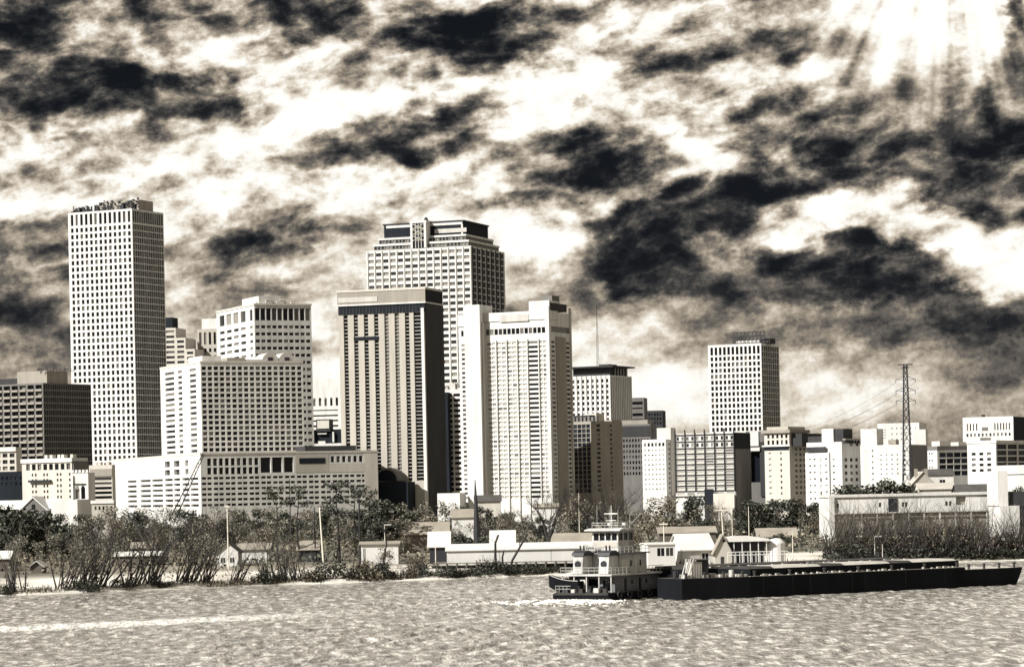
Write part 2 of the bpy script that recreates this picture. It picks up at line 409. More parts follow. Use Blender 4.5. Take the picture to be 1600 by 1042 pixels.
# ---------------------------------------------------------------- setting: river and land
def shore(x):
    x = max(-220.0, min(320.0, x))
    b = 571 + .57 * (x + 100) if x < -14 else 620 + .40 * (x + 14)
    return b + 1.5 * math.sin(x * .09) + 1.0 * math.sin(x * .23 + 1)
def build_water():
    rng = np.random.RandomState(4)
    xs = np.linspace(-125, 145, 620)
    ys = np.concatenate([np.arange(255, 400, .55), np.arange(400, 520, .9), np.arange(520, 720, 1.8)])
    X, Y = np.meshgrid(xs, ys)
    Z = np.zeros_like(X)
    for i in range(70):
        kx = 2 * math.pi / (1.7 * (6.5 / 1.7) ** rng.rand()) * (1 if rng.rand() < .25 else -1)
        ky = 2 * math.pi / (5.0 * (26.0 / 5.0) ** rng.rand())
        amp = .034 / abs(kx) * (.6 + .8 * rng.rand())
        Z += amp * np.sin(kx * X + ky * Y + rng.rand() * 6.283)
    gust = .72 + .38 * np.sin(X * .05 + Y * .021 + 1) * np.sin(X * .013 - Y * .03)
    fade = np.clip((shore_np(X) - 4 - Y) / 45, .12, 1)
    edge = np.clip(np.minimum(X + 125, 145 - X) / 5, 0, 1) * np.clip((Y - 255) / 5, 0, 1)
    Z = Z * gust * fade * edge
    v = np.stack([X, Y, Z], -1).reshape(-1, 3)
    nr, nc = X.shape
    idx = np.arange(nr * nc).reshape(nr, nc)
    f = np.stack([idx[:-1, :-1], idx[:-1, 1:], idx[1:, 1:], idx[1:, :-1]], -1).reshape(-1, 4)
    me = bpy.data.meshes.new('river'); 
    # calm outer sheet round the ruffled middle
    n0 = len(v)
    R = [(-6000, -2000), (6000, -2000), (6000, 1200), (-6000, 1200)]
    inner = [(-125, 255), (145, 255), (145, ys[-1]), (-125, ys[-1])]
    vv = v.tolist() + [(a, b, 0.0) for a, b in R] + [(a, b, 0.0) for a, b in inner]
    ff = f.tolist() + [[n0, n0 + 1, n0 + 5, n0 + 4], [n0 + 1, n0 + 2, n0 + 6, n0 + 5], [n0 + 2, n0 + 3, n0 + 7, n0 + 6], [n0 + 3, n0, n0 + 4, n0 + 7]]
    me.from_pydata(vv, [], ff); me.update()
    me.polygons.foreach_set('use_smooth', [True] * len(me.polygons))
    m = bpy.data.materials.new('muddy river water'); m.use_nodes = True
    t = m.node_tree; b = t.nodes['Principled BSDF']; n = t.nodes.new; l = t.links.new
    b.inputs['Roughness'].default_value = .1; b.inputs['IOR'].default_value = 1.33; b.inputs['Specular IOR Level'].default_value = .12
    geo = n('ShaderNodeNewGeometry')
    mp = n('ShaderNodeMapping'); l(geo.outputs['Position'], mp.inputs[0]); mp.inputs['Scale'].default_value = (.55, .17, 1)
    mp.inputs['Rotation'].default_value = (0, 0, -.15)
    n1 = n('ShaderNodeTexNoise'); l(mp.outputs[0], n1.inputs[0]); n1.inputs['Scale'].default_value = 1.0; n1.inputs['Detail'].default_value = 4; n1.inputs['Roughness'].default_value = .6
    bp = n('ShaderNodeBump'); bp.inputs['Strength'].default_value = 1.0; bp.inputs['Distance'].default_value = 1.4; l(n1.outputs['Fac'], bp.inputs['Height']); l(bp.outputs[0], b.inputs['Normal'])
    n2 = n('ShaderNodeTexNoise'); l(geo.outputs['Position'], n2.inputs[0]); n2.inputs['Scale'].default_value = .03; n2.inputs['Detail'].default_value = 4
    c1 = n('ShaderNodeMix'); c1.data_type = 'RGBA'; l(n2.outputs['Fac'], c1.inputs['Factor']); c1.inputs['A'].default_value = (.26, .24, .205, 1); c1.inputs['B'].default_value = (.38, .355, .31, 1)
    # wave glints and dark troughs put into the base colour as streaks
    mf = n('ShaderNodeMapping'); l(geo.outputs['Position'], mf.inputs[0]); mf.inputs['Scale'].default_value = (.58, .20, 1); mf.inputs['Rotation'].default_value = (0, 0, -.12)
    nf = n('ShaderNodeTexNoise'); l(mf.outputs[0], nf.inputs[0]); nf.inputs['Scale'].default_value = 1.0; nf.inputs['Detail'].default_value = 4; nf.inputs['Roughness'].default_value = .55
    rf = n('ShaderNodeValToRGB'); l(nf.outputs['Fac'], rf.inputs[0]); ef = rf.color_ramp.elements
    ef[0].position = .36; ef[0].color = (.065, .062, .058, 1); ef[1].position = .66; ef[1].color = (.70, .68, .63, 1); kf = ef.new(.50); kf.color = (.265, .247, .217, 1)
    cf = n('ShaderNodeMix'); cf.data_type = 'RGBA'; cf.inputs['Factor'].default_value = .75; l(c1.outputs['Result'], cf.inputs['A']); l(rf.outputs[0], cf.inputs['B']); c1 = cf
    # old wake: a foam trail left on the water by a passing boat
    sp = n('ShaderNodeSeparateXYZ'); l(geo.outputs['Position'], sp.inputs[0])
    A, B = PG(-40, 1, 0), None
    w0 = PG(0, 1, 0)
    def g2(px, py):
        X_, Z_ = XR(px, py), ZR(px, py); d = -CAMZ / Z_; return X_ * d, d
    (xa, ya), (xb, yb) = g2(0, 983), g2(600, 955)
    sl = (yb - ya) / (xb - xa)
    # distance from the line y = ya + sl (x - xa)
    m1 = n('ShaderNodeMath'); m1.operation = 'MULTIPLY_ADD'; l(sp.outputs[0], m1.inputs[0]); m1.inputs[1].default_value = -sl; m1.inputs[2].default_value = sl * xa - ya
    m2 = n('ShaderNodeMath'); m2.operation = 'ADD'; l(sp.outputs[1], m2.inputs[0]); l(m1.outputs[0], m2.inputs[1])
    n3 = n('ShaderNodeTexNoise'); l(geo.outputs['Position'], n3.inputs[0]); n3.inputs['Scale'].default_value = .12; n3.inputs['Detail'].default_value = 6; n3.inputs['Roughness'].default_value = .7
    m3 = n('ShaderNodeMath'); m3.operation = 'MULTIPLY_ADD'; l(n3.outputs['Fac'], m3.inputs[0]); m3.inputs[1].default_value = 22; m3.inputs[2].default_value = -11
    m4 = n('ShaderNodeMath'); m4.operation = 'ADD'; l(m2.outputs[0], m4.inputs[0]); l(m3.outputs[0], m4.inputs[1])
    m5 = n('ShaderNodeMath'); m5.operation = 'ABSOLUTE'; l(m4.outputs[0], m5.inputs[0])
    r5 = n('ShaderNodeMapRange'); r5.interpolation_type = 'SMOOTHSTEP'; l(m5.outputs[0], r5.inputs[0]); r5.inputs['From Min'].default_value = 15; r5.inputs['From Max'].default_value = 6.0
    r6 = n('ShaderNodeMapRange'); r6.interpolation_type = 'SMOOTHSTEP'; l(sp.outputs[0], r6.inputs[0]); r6.inputs['From Min'].default_value = xb + 6; r6.inputs['From Max'].default_value = xb - 35
    m6 = n('ShaderNodeMath'); m6.operation = 'MULTIPLY'; l(r5.outputs[0], m6.inputs[0]); l(r6.outputs[0], m6.inputs[1])
    m7 = n('ShaderNodeMath'); m7.operation = 'MULTIPLY'; l(m6.outputs[0], m7.inputs[0]); m7.inputs[1].default_value = .7
    c2 = n('ShaderNodeMix'); c2.data_type = 'RGBA'; l(m7.outputs[0], c2.inputs['Factor']); l(c1.outputs['Result'], c2.inputs['A']); c2.inputs['B'].default_value = (.66, .65, .61, 1)
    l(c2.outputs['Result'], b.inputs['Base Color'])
    rr = n('ShaderNodeMapRange'); l(m7.outputs[0], rr.inputs[0]); rr.inputs['To Min'].default_value = .1; rr.inputs['To Max'].default_value = .8; l(rr.outputs[0], b.inputs['Roughness'])
    me.materials.append(m)
    return link('river', me, kind='structure', label='wide muddy river with choppy ripples in the foreground')
def shore_np(X):
    Xc = np.clip(X, -220, 320)
    return np.where(Xc < -14, 571 + .57 * (Xc + 100), 620 + .40 * (Xc + 14))
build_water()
def ground_mat():
    m = bpy.data.materials.new('river bank soil and dry grass'); m.use_nodes = True
    t = m.node_tree; b = t.nodes['Principled BSDF']; n = t.nodes.new; l = t.links.new
    b.inputs['Roughness'].default_value = .95
    geo = n('ShaderNodeNewGeometry')
    n1 = n('ShaderNodeTexNoise'); l(geo.outputs['Position'], n1.inputs[0]); n1.inputs['Scale'].default_value = .06; n1.inputs['Detail'].default_value = 8; n1.inputs['Roughness'].default_value = .7
    rp = n('ShaderNodeValToRGB'); l(n1.outputs['Fac'], rp.inputs[0]); e = rp.color_ramp.elements
    e[0].position = .30; e[0].color = (.24, .22, .18, 1); e[1].position = .60; e[1].color = (.60, .575, .52, 1)
    k = e.new(.42); k.color = (.46, .43, .37, 1)
    n4 = n('ShaderNodeTexNoise'); l(geo.outputs['Position'], n4.inputs[0]); n4.inputs['Scale'].default_value = .02; n4.inputs['Detail'].default_value = 6
    rp2 = n('ShaderNodeValToRGB'); l(n4.outputs['Fac'], rp2.inputs[0]); e2 = rp2.color_ramp.elements
    e2[0].position = .35; e2[0].color = (.06, .056, .042, 1); e2[1].position = .7; e2[1].color = (.22, .195, .145, 1)
    at = n('ShaderNodeAttribute'); at.attribute_name = 'inland'
    mx = n('ShaderNodeMix'); mx.data_type = 'RGBA'; l(at.outputs['Fac'], mx.inputs['Factor']); l(rp.outputs[0], mx.inputs['A']); l(rp2.outputs[0], mx.inputs['B'])
    l(mx.outputs['Result'], b.inputs['Base Color'])
    return m
def build_land():
    xs = sorted(set(list(np.arange(-240, 341, 6)) + [-14000, -7000, -3000, -1500, -800, -450, -300, 420, 600, 1000, 1800, 3500, 8000, 14000]))
    ts = [(-10, -1.6), (-2, -.15), (1.5, .5), (6, 1.1), (14, 1.7), (30, 2.1), (70, 2.0), (160, 2.0), (400, 2.0), (1500, 2.0), (5000, 2.0), (30000, 2.0)]
    rng = random.Random(3); v = []; f = []
    for (t, z) in ts:
        for x in xs:
            v.append((x, shore(x) + t + (rng.uniform(-1.5, 1.5) if 0 < t < 40 else 0), z + (rng.uniform(-.25, .25) if 0 < t < 40 else 0)))
    nx = len(xs)
    for j in range(len(ts) - 1):
        for i in range(nx - 1):
            f.append((j * nx + i, j * nx + i + 1, (j + 1) * nx + i + 1, (j + 1) * nx + i))
    me = bpy.data.meshes.new('ground'); me.from_pydata(v, [], f); me.materials.append(ground_mat()); me.update()
    at = me.attributes.new('inland', 'FLOAT', 'POINT')      # sandy bank gives way to grass behind the levee
    at.data.foreach_set('value', [min(1, max(0, (t - 30) / 40)) for (t, z) in ts for x in xs])
    link('ground', me, kind='structure', label='flat river bank and city ground')
build_land()

# ---------------------------------------------------------------- skyline, left to right
# 1 tall white gridded tower
b = Bld('office_tower', 'tallest white gridded tower with dark side at the far left of the skyline', 106, 206, 255, 326, 2080, 26)
cF = b.cols('F', 108.5, 205, 13, .56)
rF = grid(cF, b.rows(328.5, 347.5, 1, .92)) + grid(cF, b.rows(349, 349 + 37 * 10.3, 37, .66))
cS = b.cols('S', 207, 254.5, 14, .90)  # side panes widened: dark glass stands in for this face's shade
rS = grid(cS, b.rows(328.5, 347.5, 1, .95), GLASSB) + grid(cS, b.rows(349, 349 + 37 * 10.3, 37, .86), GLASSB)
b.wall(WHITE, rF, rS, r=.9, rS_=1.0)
b.lbox('penthouse', -b.L1 * .66, -2, 12, b.L2 * .75, b.H + .01, b.H + 7.5, TAN)
rb = MB(); rg = random.Random(1)
for i in range(70):
    u = rg.uniform(-b.L1 + 1, -1); w = rg.uniform(.3, 1.5); y = rg.uniform(.8, 10)
    rb.box(u, u + w, y, y + w, b.H, b.H + rg.choice([1, 1.5, 2.5, 4, 5]))
rb.build('roof_plant', STEEL, b.root, kind='stuff')
rb = MB()
for i in range(60):
    x0, x1 = -b.L1 * .66, -2; u = rg.uniform(x0, x1); z = rg.uniform(b.H + .5, b.H + 7.8); w = rg.uniform(.4, 2)
    rb.box(u, u + w, 11.2, 11.9, z, z + rg.uniform(.3, 1.4))
rb.build('antenna_rack', STEEL, b.root, kind='stuff')
b.done()

# 2 grey office block at the left edge
b = Bld('office_block', 'grey concrete grid office block with dark side cut by the left frame edge', -70, 67, 142, 598, 1900, 30)
cF = b.cols('F', -69, 66.5, 11, .80)
b.wall(GREY, grid(cF, b.rows(599, 599 + 15 * 10.1, 15, .62)), grid(b.cols('S', 68, 141.5, 22, .70), b.rows(599, 599 + 15 * 10.1, 15, .74), GLASSB), r=1.6, rS_=.8)
bb = MB()
for (u0, u1) in b.cols('F', -69, 66.5, 11, .86):
    for (z0, z1) in b.rows(599, 599 + 15 * 10.1, 15, .62):
        bb.box(u0 + .2, u1 - .2, -.5, -.01, z0 - 1.5, z0 - .15)
bb.build('spandrel', TAN, b.root, kind='stuff')
b.lbox('penthouse', b.uF(18), -1.5, 6, b.L2 * .55, b.H + .01, b.z(578.5), TAN)
b.lbox('roof_house', b.uF(-40), b.uF(17), 8, 30, b.H + .01, b.z(588), DGREY)
rb = MB()
for i in range(30):
    u = rg.uniform(b.uF(45), 12); y = rg.uniform(2, 25); z = b.z(580) + rg.uniform(0, 2.0)
    rb.tube((u, y, b.z(580)), (u, y, z + 1.2), .15)
    if i % 2: rb.box(u, u + rg.uniform(1, 5), y, y + .3, z, z + .3)
rb.build('antenna_rack', STEEL, b.root, kind='stuff')
b.done()

# 3 stepped white block behind the tall tower
b = Bld('stepped_block', 'small stepped white block between the tall tower and the white hotel', 235, 304, 309, 545, 2300, 12)
dz = 2300 / F
steps = [(240, 262.5, 493, SLATE), (258, 275, 511, CREAM), (275.01, 290, 527, CREAM), (290.01, 304, 545, CREAM)]
for i, (x0, x1, yt, m) in enumerate(steps):
    u0, u1 = b.uF(x0), b.uF(x1)
    rr = [] if m is SLATE else [(u0 + 1.0, u1 - 1.2, c, d) for (c, d) in b.rows(yt + 2, yt + 2 + 8 * int((690 - yt) / 8), int((690 - yt) / 8), .5)]
    b.wall(m, rr, [], x0=u0, x1=u1, y0=0 if m is not SLATE else 12, y1=26, z1=b.z(yt), r=.8, gF=GLASSW)
b.done()

# 4 small tan tower
b = Bld('narrow_tower', 'small tan tower with tall dark top windows left of the white office block', 308, 345, 352, 513, 2320, 14)
b.wall(TAN2, grid(b.cols('F', 309, 339, 4, .5), b.rows(518, 538, 1, .95)) + grid(b.cols('F', 309, 339, 4, .5), b.rows(541, 541 + 13 * 11, 13, .55)), [], r=.8)
b.block('penthouse', 314, 345, 2, 20, 497, 512.9, WHITE)
b.done()

# 5 white office block
b = Bld('office_block', 'white and tan office block with tall black top windows behind the white hotel', 338, 397, 486, 477, 1990, 66)
cF = b.cols('F', 341, 385, 4, .70) + b.cols('F', 388.5, 395.5, 1, .62)
yr = b.rows(505, 505 + 19 * 11.1, 19, .42)
b.wall(WHITE, grid(cF, b.rows(482, 501, 1, .9)) + grid(cF, yr), grid(b.cols('S', 397.5, 485, 10, .82), b.rows(481, 501, 1, .95)) + grid(b.cols('S', 397.5, 485, 10, .76), yr), r=.8, oS=True, gF=GLASSW)
b.lbox('cornice', -b.L1 - .4, .4, -.4, b.L2 + .4, b.H + .01, b.H + 1.3, CREAM)
b.lbox('penthouse', -b.L1 * .45, -2, 4, 20, b.H + 1.32, b.H + 6.5, WHITE)
rb = MB()
for i in range(16):
    y = rg.uniform(3, b.L2 * .8); x = -rg.uniform(2, 12); rb.box(x, x + rg.uniform(1, 3), y, y + rg.uniform(1, 6), b.H + 1.3, b.H + rg.uniform(2, 4.4))
rb.build('roof_plant', LSTEEL, b.root, kind='stuff')
rb = MB()
for u, h in ((-8, 12), (-3, 15), (-14, 9), (-20, 8)): rb.tube((u, 8, b.H), (u, 8, b.H + h), .14)
rb.build('antenna', STEEL, b.root)
b.done()

# 6 white hotel on a podium
b = Bld('hotel_tower', 'broad white hotel block with square punched windows rising above the podium', 250, 313, 473, 567, 1750, 66)
yr = b.rows(572, 572 + 16 * 8.5, 16, .52)
cF = [b.cols('F', 257, 272, 1, .95)[0], b.cols('F', 277.5, 284, 1, .95)[0], b.cols('F', 295.5, 306, 1, .95)[0]]
b.wall(WHITE, grid(cF, yr), grid(b.cols('S', 313.6, 472, 17, .72), b.rows(571, 571 + 16 * 8.5, 16, .66)), r=.8, rS_=.9, oS=True, gF=GLASSW, oF=True)
b.lbox('parapet', -b.L1 - .25, .25, -.25, b.L2 + .25, b.H + .01, b.H + 1.2, CREAM)
b.lbox('lift_house', -b.L1 * .52, -b.L1 * .18, 6, 18, b.H + 1.22, b.z(554), WHITE)
b.lbox('penthouse', -16, -3, 18, b.L2 * .45, b.H + 1.22, b.z(558.5), TAN)
b.lbox('roof_house', -16, -3, b.L2 * .46, b.L2 * .62, b.H + 1.22, b.z(561), WHITE)
for k in range(2):
    y = b.uS(425 + k * 26, 560)
    rb = MB(); n_ = 14
    for j in range(n_):
        t0, t1 = math.pi * j / n_, math.pi * (j + 1) / n_
        r_ = 5.2
        rb.quad((-18, y + r_ * math.cos(t0), b.H + 1.2 + r_ * math.sin(t0)), (-3, y + r_ * math.cos(t0), b.H + 1.2 + r_ * math.sin(t0)), (-3, y + r_ * math.cos(t1), b.H + 1.2 + r_ * math.sin(t1)), (-18, y + r_ * math.cos(t1), b.H + 1.2 + r_ * math.sin(t1)))
        rb.tri((-3, y, b.H + 1.2), (-3, y + r_ * math.cos(t0), b.H + 1.2 + r_ * math.sin(t0)), (-3, y + r_ * math.cos(t1), b.H + 1.2 + r_ * math.sin(t1)))
    o = rb.build('cooling_drum', LSTEEL, b.root)
    MB().prism([(y - 1.6, b.H + 1.3), (y + 1.6, b.H + 1.3), (y + 1.6, b.H + 3.5), (y - 1.6, b.H + 3.5)], 0, .2).build('grille', STEEL, o, (-2.7, 0, 0), math.pi / 2)
b.done()

# 7 podium with parking decks
b = Bld('podium_building', 'long low white parking podium below the hotel with rows of dark openings', 178, 313, 590, 710, 1640, 68)
zt = b.rows(743, 743 + 6 * 8.4, 6, .46)
cF = [b.cols('F', x0, x1, 1, 1)[0] for (x0, x1) in ((198.5, 212.5), (218.5, 234.5), (237, 253.5), (257, 269), (271, 280.5), (284, 295), (297, 309))]
rF = grid(cF, zt) + grid([b.cols('F', 257, 265, 1, 1)[0], b.cols('F', 271.5, 280, 1, 1)[0], b.cols('F', 289, 294, 1, 1)[0]], b.rows(717, 727, 1, .95) + b.rows(731, 740, 1, .95), GLASSW)
cS = []
for i in range(14):
    x0 = 314.5 + i * 18.6
    cS += [b.cols('S', x0, x0 + 7.3, 1, 1)[0], b.cols('S', x0 + 8.6, x0 + 15.6, 1, 1)[0]]
rS = grid(cS, zt)
rS += grid(b.cols('S', 322, 405, 9, .66), b.rows(716, 728, 1, .97) + b.rows(730.5, 741.5, 1, .97))
rS += grid([b.cols('S', x0, x1, 1, 1)[0] for (x0, x1) in ((407, 422.5), (425, 440.5), (443.5, 458))], b.rows(716, 740, 1, 1))
rS += grid(b.cols('S', 515, 568, 6, .6), b.rows(715.5, 725.5, 1, 1))
b.wall(WHITE, rF, rS, r=1.6, oS=True)
# tan stone band on the long side, above the parking decks
u0, u1 = b.uS(461), b.uS(513)
b.lbox('stone_panel', -.3, .12, u0, u1, b.z(741), b.z(712), TAN2)
b.lbox('sign_panel', .13, .25, u0 + (u1 - u0) * .12, u0 + (u1 - u0) * .9, b.z(727), b.z(718), SLATE)
b.lbox('stone_panel', -.3, .12, b.uS(569), b.uS(589.8), b.z(790), b.z(711.5), CREAM)
b.lbox('stone_panel', -.3, .12, b.uS(514), b.uS(568.5), b.z(741), b.z(727), CREAM)
b.lbox('parapet', -b.L1 - .2, .3, -.2, b.L2 + .2, b.H + .01, b.H + 1.0, CREAM)
b.lbox('roof_terrace', -20, -4, b.uS(480), b.uS(560), b.H + 1.02, b.H + 4, DGREY)
b.done()

# 8 low dark-roofed building and white arcaded block behind podium
b = Bld('arcaded_block', 'plain white block with a row of small arched windows left of the striped hotel', 470, 545, 560, 590, 2350, 10)
rr = grid(b.cols('F', 486, 530, 5, .42), b.rows(622, 633, 1, 1)) + grid(b.cols('F', 487, 527, 1, 1), b.rows(639, 641, 1, 1) + b.rows(647, 649.5, 1, 1) + b.rows(655, 657.5, 1, 1) + b.rows(663, 666, 1, 1), GLASSW)
b.wall(WHITE, rr, [], r=.8)
for (u0, u1) in b.cols('F', 486, 530, 5, .42):
    MB().tube(((u0 + u1) / 2, -.2, b.z(622)), ((u0 + u1) / 2, .3, b.z(622)), (u1 - u0) / 2, n=12, cap=True).build('window_arch', GLASS, b.root)
b.block('penthouse', 500, 545, 4, 20, 581, 589.9, WHITE)
b.done()
b = Bld('plant_building', 'low building with black rooftop machinery beside the striped hotel', 480, 536, 545, 692, 2150, 12)
b.wall(WHITE, [], [])
b.block('roof_house', 494, 516, 1, 9, 654, 673, DGREY)
b.block('screen', 496, 514.5, .4, .95, 656, 668.5, CREAM)
b.block('roof_plant', 489, 531.5, 3, 14, 670, 694, SLATE)
b.block('roof_tank', 497, 508, .2, 2.9, 688, 695, WHITE)
b.block('roof_fan', 496, 510, .8, 2.95, 675.5, 677.5, LSTEEL)
b.block('chimney', 519, 521.5, .8, 2.5, 674, 690, WHITE)
b.done()

# 9 crowned tower (behind the two hotels)
b = Bld('crowned_tower', 'wide pale tower with stepped crown and dark side behind the two hotels', 572, 736, 788, 384, 2260, 20)
cF = b.cols('F', 574, 735, 14, .70); cS = b.cols('S', 737, 787, 7, .86)  # side openings widened so dark glass carries the shade of that face
yr = b.rows(386, 386 + 23 * 10.15, 23, .52)
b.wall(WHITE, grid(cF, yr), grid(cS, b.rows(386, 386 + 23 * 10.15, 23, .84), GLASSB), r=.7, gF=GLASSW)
bb = MB()
for (u0, u1) in b.cols('F', 568.2, 740.7, 15, .12):
    bb.box(u0, min(u1, .3), -.6, -.01, b.z(626), b.z(385))
bb.build('pilaster', WHITE, b.root)
bb = MB()
for (u0, u1) in b.cols('S', 737, 787, 7, .62):
    bb.box(.01, .7, u0 - 1.6, u0 - .6, 0, b.z(385))
bb.build('pilaster', DGREY, b.root)  # dark copy of the pale pilasters: side shade put into the colour
tiers = [(581.5, 743.5, 781, 383.8, 374.5), (587, 748.5, 774, 374.3, 364.5)]
for (xl, xc, xr, yb, yt) in tiers:
    x0, x1 = b.uF(xl, 384), b.uF(744, 384) - (743.5 - xc) * -.25 - 7
    x1 = -3.5 if yb > 380 else -7
    y0 = 3.5 if yb > 380 else 7; y1 = b.L2 - y0
    z0, z1 = b.z(yb), b.z(yt)
    n_ = 26; pw = (x1 - x0) / n_
    rr = [(x0 + pw * (i + .2), x0 + pw * (i + .8), z0 + 1.0, z1 - 1.6) for i in range(n_)]
    b.wall(GREY, rr, [], x0=x0, x1=x1, y0=y0, y1=y1, z0=z0, z1=z1, r=.5, name='setback', oF=False, gF=GLASSW)
    b.lbox('cornice', x0 - .5, x1 + .5, y0 - .5, y1 + .5, z1 - 1.2, z1 + .35, WHITE)
x0, x1, y0, y1 = b.uF(593, 384), -10.0, 10.0, b.L2 - 10
zc0, zc1 = b.z(364.3), b.z(341)
b.lbox('crown', x0, x1, y0, y1, zc0, zc1 - 1.2, SLATE)
b.lbox('crown_rim', x0 - .8, x1 + .8, y0 - .8, y1 + .8, zc1 - 1.19, zc1, DGREY)
b.lbox('crown_band', x0 + 2, x1 - .6, y0 - .4, y0 - .05, zc1 - 3.4, zc1 - 1.3, WHITE)
b.lbox('crown_band', x1 - 1.6, x1 - .2, y0 - .4, y0 - .05, zc0 + .4, zc1 - 3.42, WHITE)
b.lbox('sign_panel', b.uF(672, 350), b.uF(722, 350), y0 - .7, y0 - .42, zc1 - 9.5, zc1 - 6.2, LSTEEL)
# ornamental lantern bay
u0, u1 = b.uF(640.5, 360), b.uF(665, 360)
lz0, lz1 = b.z(383), b.z(340.2)
lant = b.lbox('lantern_bay', u0 + 1, u1 - 1, 1.2, 16, lz0, lz1 - .5, SLATE)
fr = MB(); fr.box(u0, u0 + 1.8, .6, 16, lz0, lz1 - 1.82); fr.box(u1 - 1.8, u1, .6, 16, lz0, lz1 - 1.82); fr.box(u0 - .4, u1 + .4, .5, 16.2, lz1 - 1.8, lz1)
fr.build('frame', WHITE, lant)
bb = MB(); um = (u0 + u1) / 2; hw = (u1 - u0) / 2 - 1.8
for k in range(-1, 2): bb.box(um + k * hw * .5 - .25, um + k * hw * .5 + .25, .8, 1.15, lz0, lz1 - 2)
for zz in (.28, .5, .72): bb.box(u0 + 1.8, u1 - 1.8, .75, 1.1, lz0 + (lz1 - lz0) * zz - .2, lz0 + (lz1 - lz0) * zz + .2)
for sgn in (-1, 1):
    for zz in (.35, .58, .78):
        zc = lz0 + (lz1 - lz0) * zz
        bb.tube((um - sgn * hw, .7, zc - 2), (um + sgn * hw, .7, zc + 2), .28)
bb.build('tracery', CREAM, lant)
bb = MB(); bb.lathe([(.1, lz1), (1.6, lz1 + .01), (1.6, lz1 + 1.5), (.9, lz1 + 2.8), (.1, lz1 + 3.2)], (um + 4, 8)); bb.build('finial', STEEL, b.root)
b.done()

# 10 striped brown hotel slab
b = Bld('hotel_slab', 'brown hotel slab with dark vertical window stripes and blank dark side', 528.5, 663, 691, 453, 1700, 18)
floors = 46; fy0, fy1 = 487.5, 487.5 + floors * 5.72
cF = b.cols('F', 533, 645, 7, .42)
cF = [(u - (b.uF(540) - b.uF(538)), v - (b.uF(540) - b.uF(538))) for (u, v) in cF]
wide = b.cols('F', 645, 656.5, 1, 1)[0]
rr = [(c0, c1, b.z(fy1), b.z(fy0)) + ('none',) for (c0, c1) in cF + [wide]]
b.wall(TAN2, rr, [], r=1.2)
for (c0, c1) in cF + [wide]:
    st = b.lbox('window_strip', c0 - .02, c1 + .02, 1.15, 1.3, b.z(fy1), b.z(fy0), GLASS)
bands = MB()
fp = (b.z(fy0) - b.z(fy1)) / floors
for i in range(floors + 1):
    zz = b.z(fy1) + i * fp
    MB_ = MB().box(-b.L1 + .3, wide[1] + .3, .55, 1.1, -.15, .15)
    if i == 0: fl_me = MB_.mesh('floor_band', CREAM)
    link('floor_band', fl_me, b.root, (0, 0, zz))
b.lbox('corner_fin', wide[1] + .35, -.4, -.9, .5, 0, b.z(481), WHITE)
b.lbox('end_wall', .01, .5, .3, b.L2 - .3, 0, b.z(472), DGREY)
b.lbox('recessed_storey', -b.L1 - .2, .2, -.25, b.L2 * .9, b.z(487), b.z(473.5), SLATE)
bb = MB()
for i in range(26):
    u = -b.L1 + (b.L1) * (i + .5) / 26; bb.box(u - .25, u + .25, -.45, -.26, b.z(487), b.z(477))
bb.build('mullion', STEEL, b.root)
b.lbox('ledge', -b.L1 - 1.0, .8, -1.0, b.L2 * .95, b.z(473.4), b.z(471), WHITE)
b.lbox('crown', -b.L1 - .6, .6, -.6, b.L2 * .95, b.z(470.9), b.H + .4, TAN)
b.lbox('roof_edge', -b.L1 - .9, .9, -.9, b.L2 * .97, b.H + .41, b.H + 1.6, CREAM)
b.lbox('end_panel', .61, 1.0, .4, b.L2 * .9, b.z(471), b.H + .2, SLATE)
b.lbox('sign_panel', -b.L1, b.uF(590), -.9, -.61, b.z(468), b.z(460), LSTEEL)
b.lbox('plant_storey_vent', cF[1][0], cF[3][1], -.5, 1.0, b.z(527.5), b.z(522.5), SLATE)
# arched entrance hall at the foot
hx0, hx1 = b.uF(598, 760), b.uF(650, 760)
hall = b.lbox('entrance_hall', hx0, hx1, -14, -1.5, 0, b.z(752), SLATE)
cxm, rad_ = b.uF(617, 745), 6.5
ar = MB()
for j in range(12):
    t0, t1 = math.pi * j / 12, math.pi * (j + 1) / 12
    for (r0, y_) in ((rad_, -14.6),):
        zb_ = b.z(750)
        q = [(cxm + rr_ * math.cos(t), zb_ + rr_ * math.sin(t)) for rr_, t in ((rad_, t0), (rad_ + 1.1, t0), (rad_ + 1.1, t1), (rad_, t1))]
        ar.prism([q[0], q[1], q[2], q[3]], -14.6, -2)
ar.build('arch_rib', GREY, hall)
ar = MB(); ar.prism([(cxm + rad_ * math.cos(math.pi * j / 12), b.z(750) + rad_ * math.sin(math.pi * j / 12)) for j in range(13)], -14.2, -2); ar.build('arch_glass', GLASSB, hall)
b.done()

# 11 dark banded block in the gap
b = Bld('banded_block', 'dark block with white floor bands in the gap between the two hotels', 660, 742, 760, 607, 1950, 16)
rr = [(b.uF(664), b.uF(706), c, d) for (c, d) in b.rows(612, 612 + 22 * 8.2, 22, .72)] + [(b.uF(708), b.uF(740), c, d) for (c, d) in b.rows(612, 612 + 22 * 8.2, 22, .55)]
b.wall(WHITE, rr, [], r=1.0)
b.lbox('dark_wing', b.uF(650, 690), b.uF(705, 690), -6, -.3, 0, b.z(612), SLATE)  # blue black wing in front of the banded wall
rb = MB()
for i in range(14):
    x = b.uF(rg.uniform(692, 738)); rb.box(x, x + rg.uniform(1, 4), rg.uniform(.5, 4), rg.uniform(5, 8), b.H, b.H + rg.uniform(1, 5))
rb.build('roof_plant', LSTEEL, b.root, kind='stuff')
b.done()

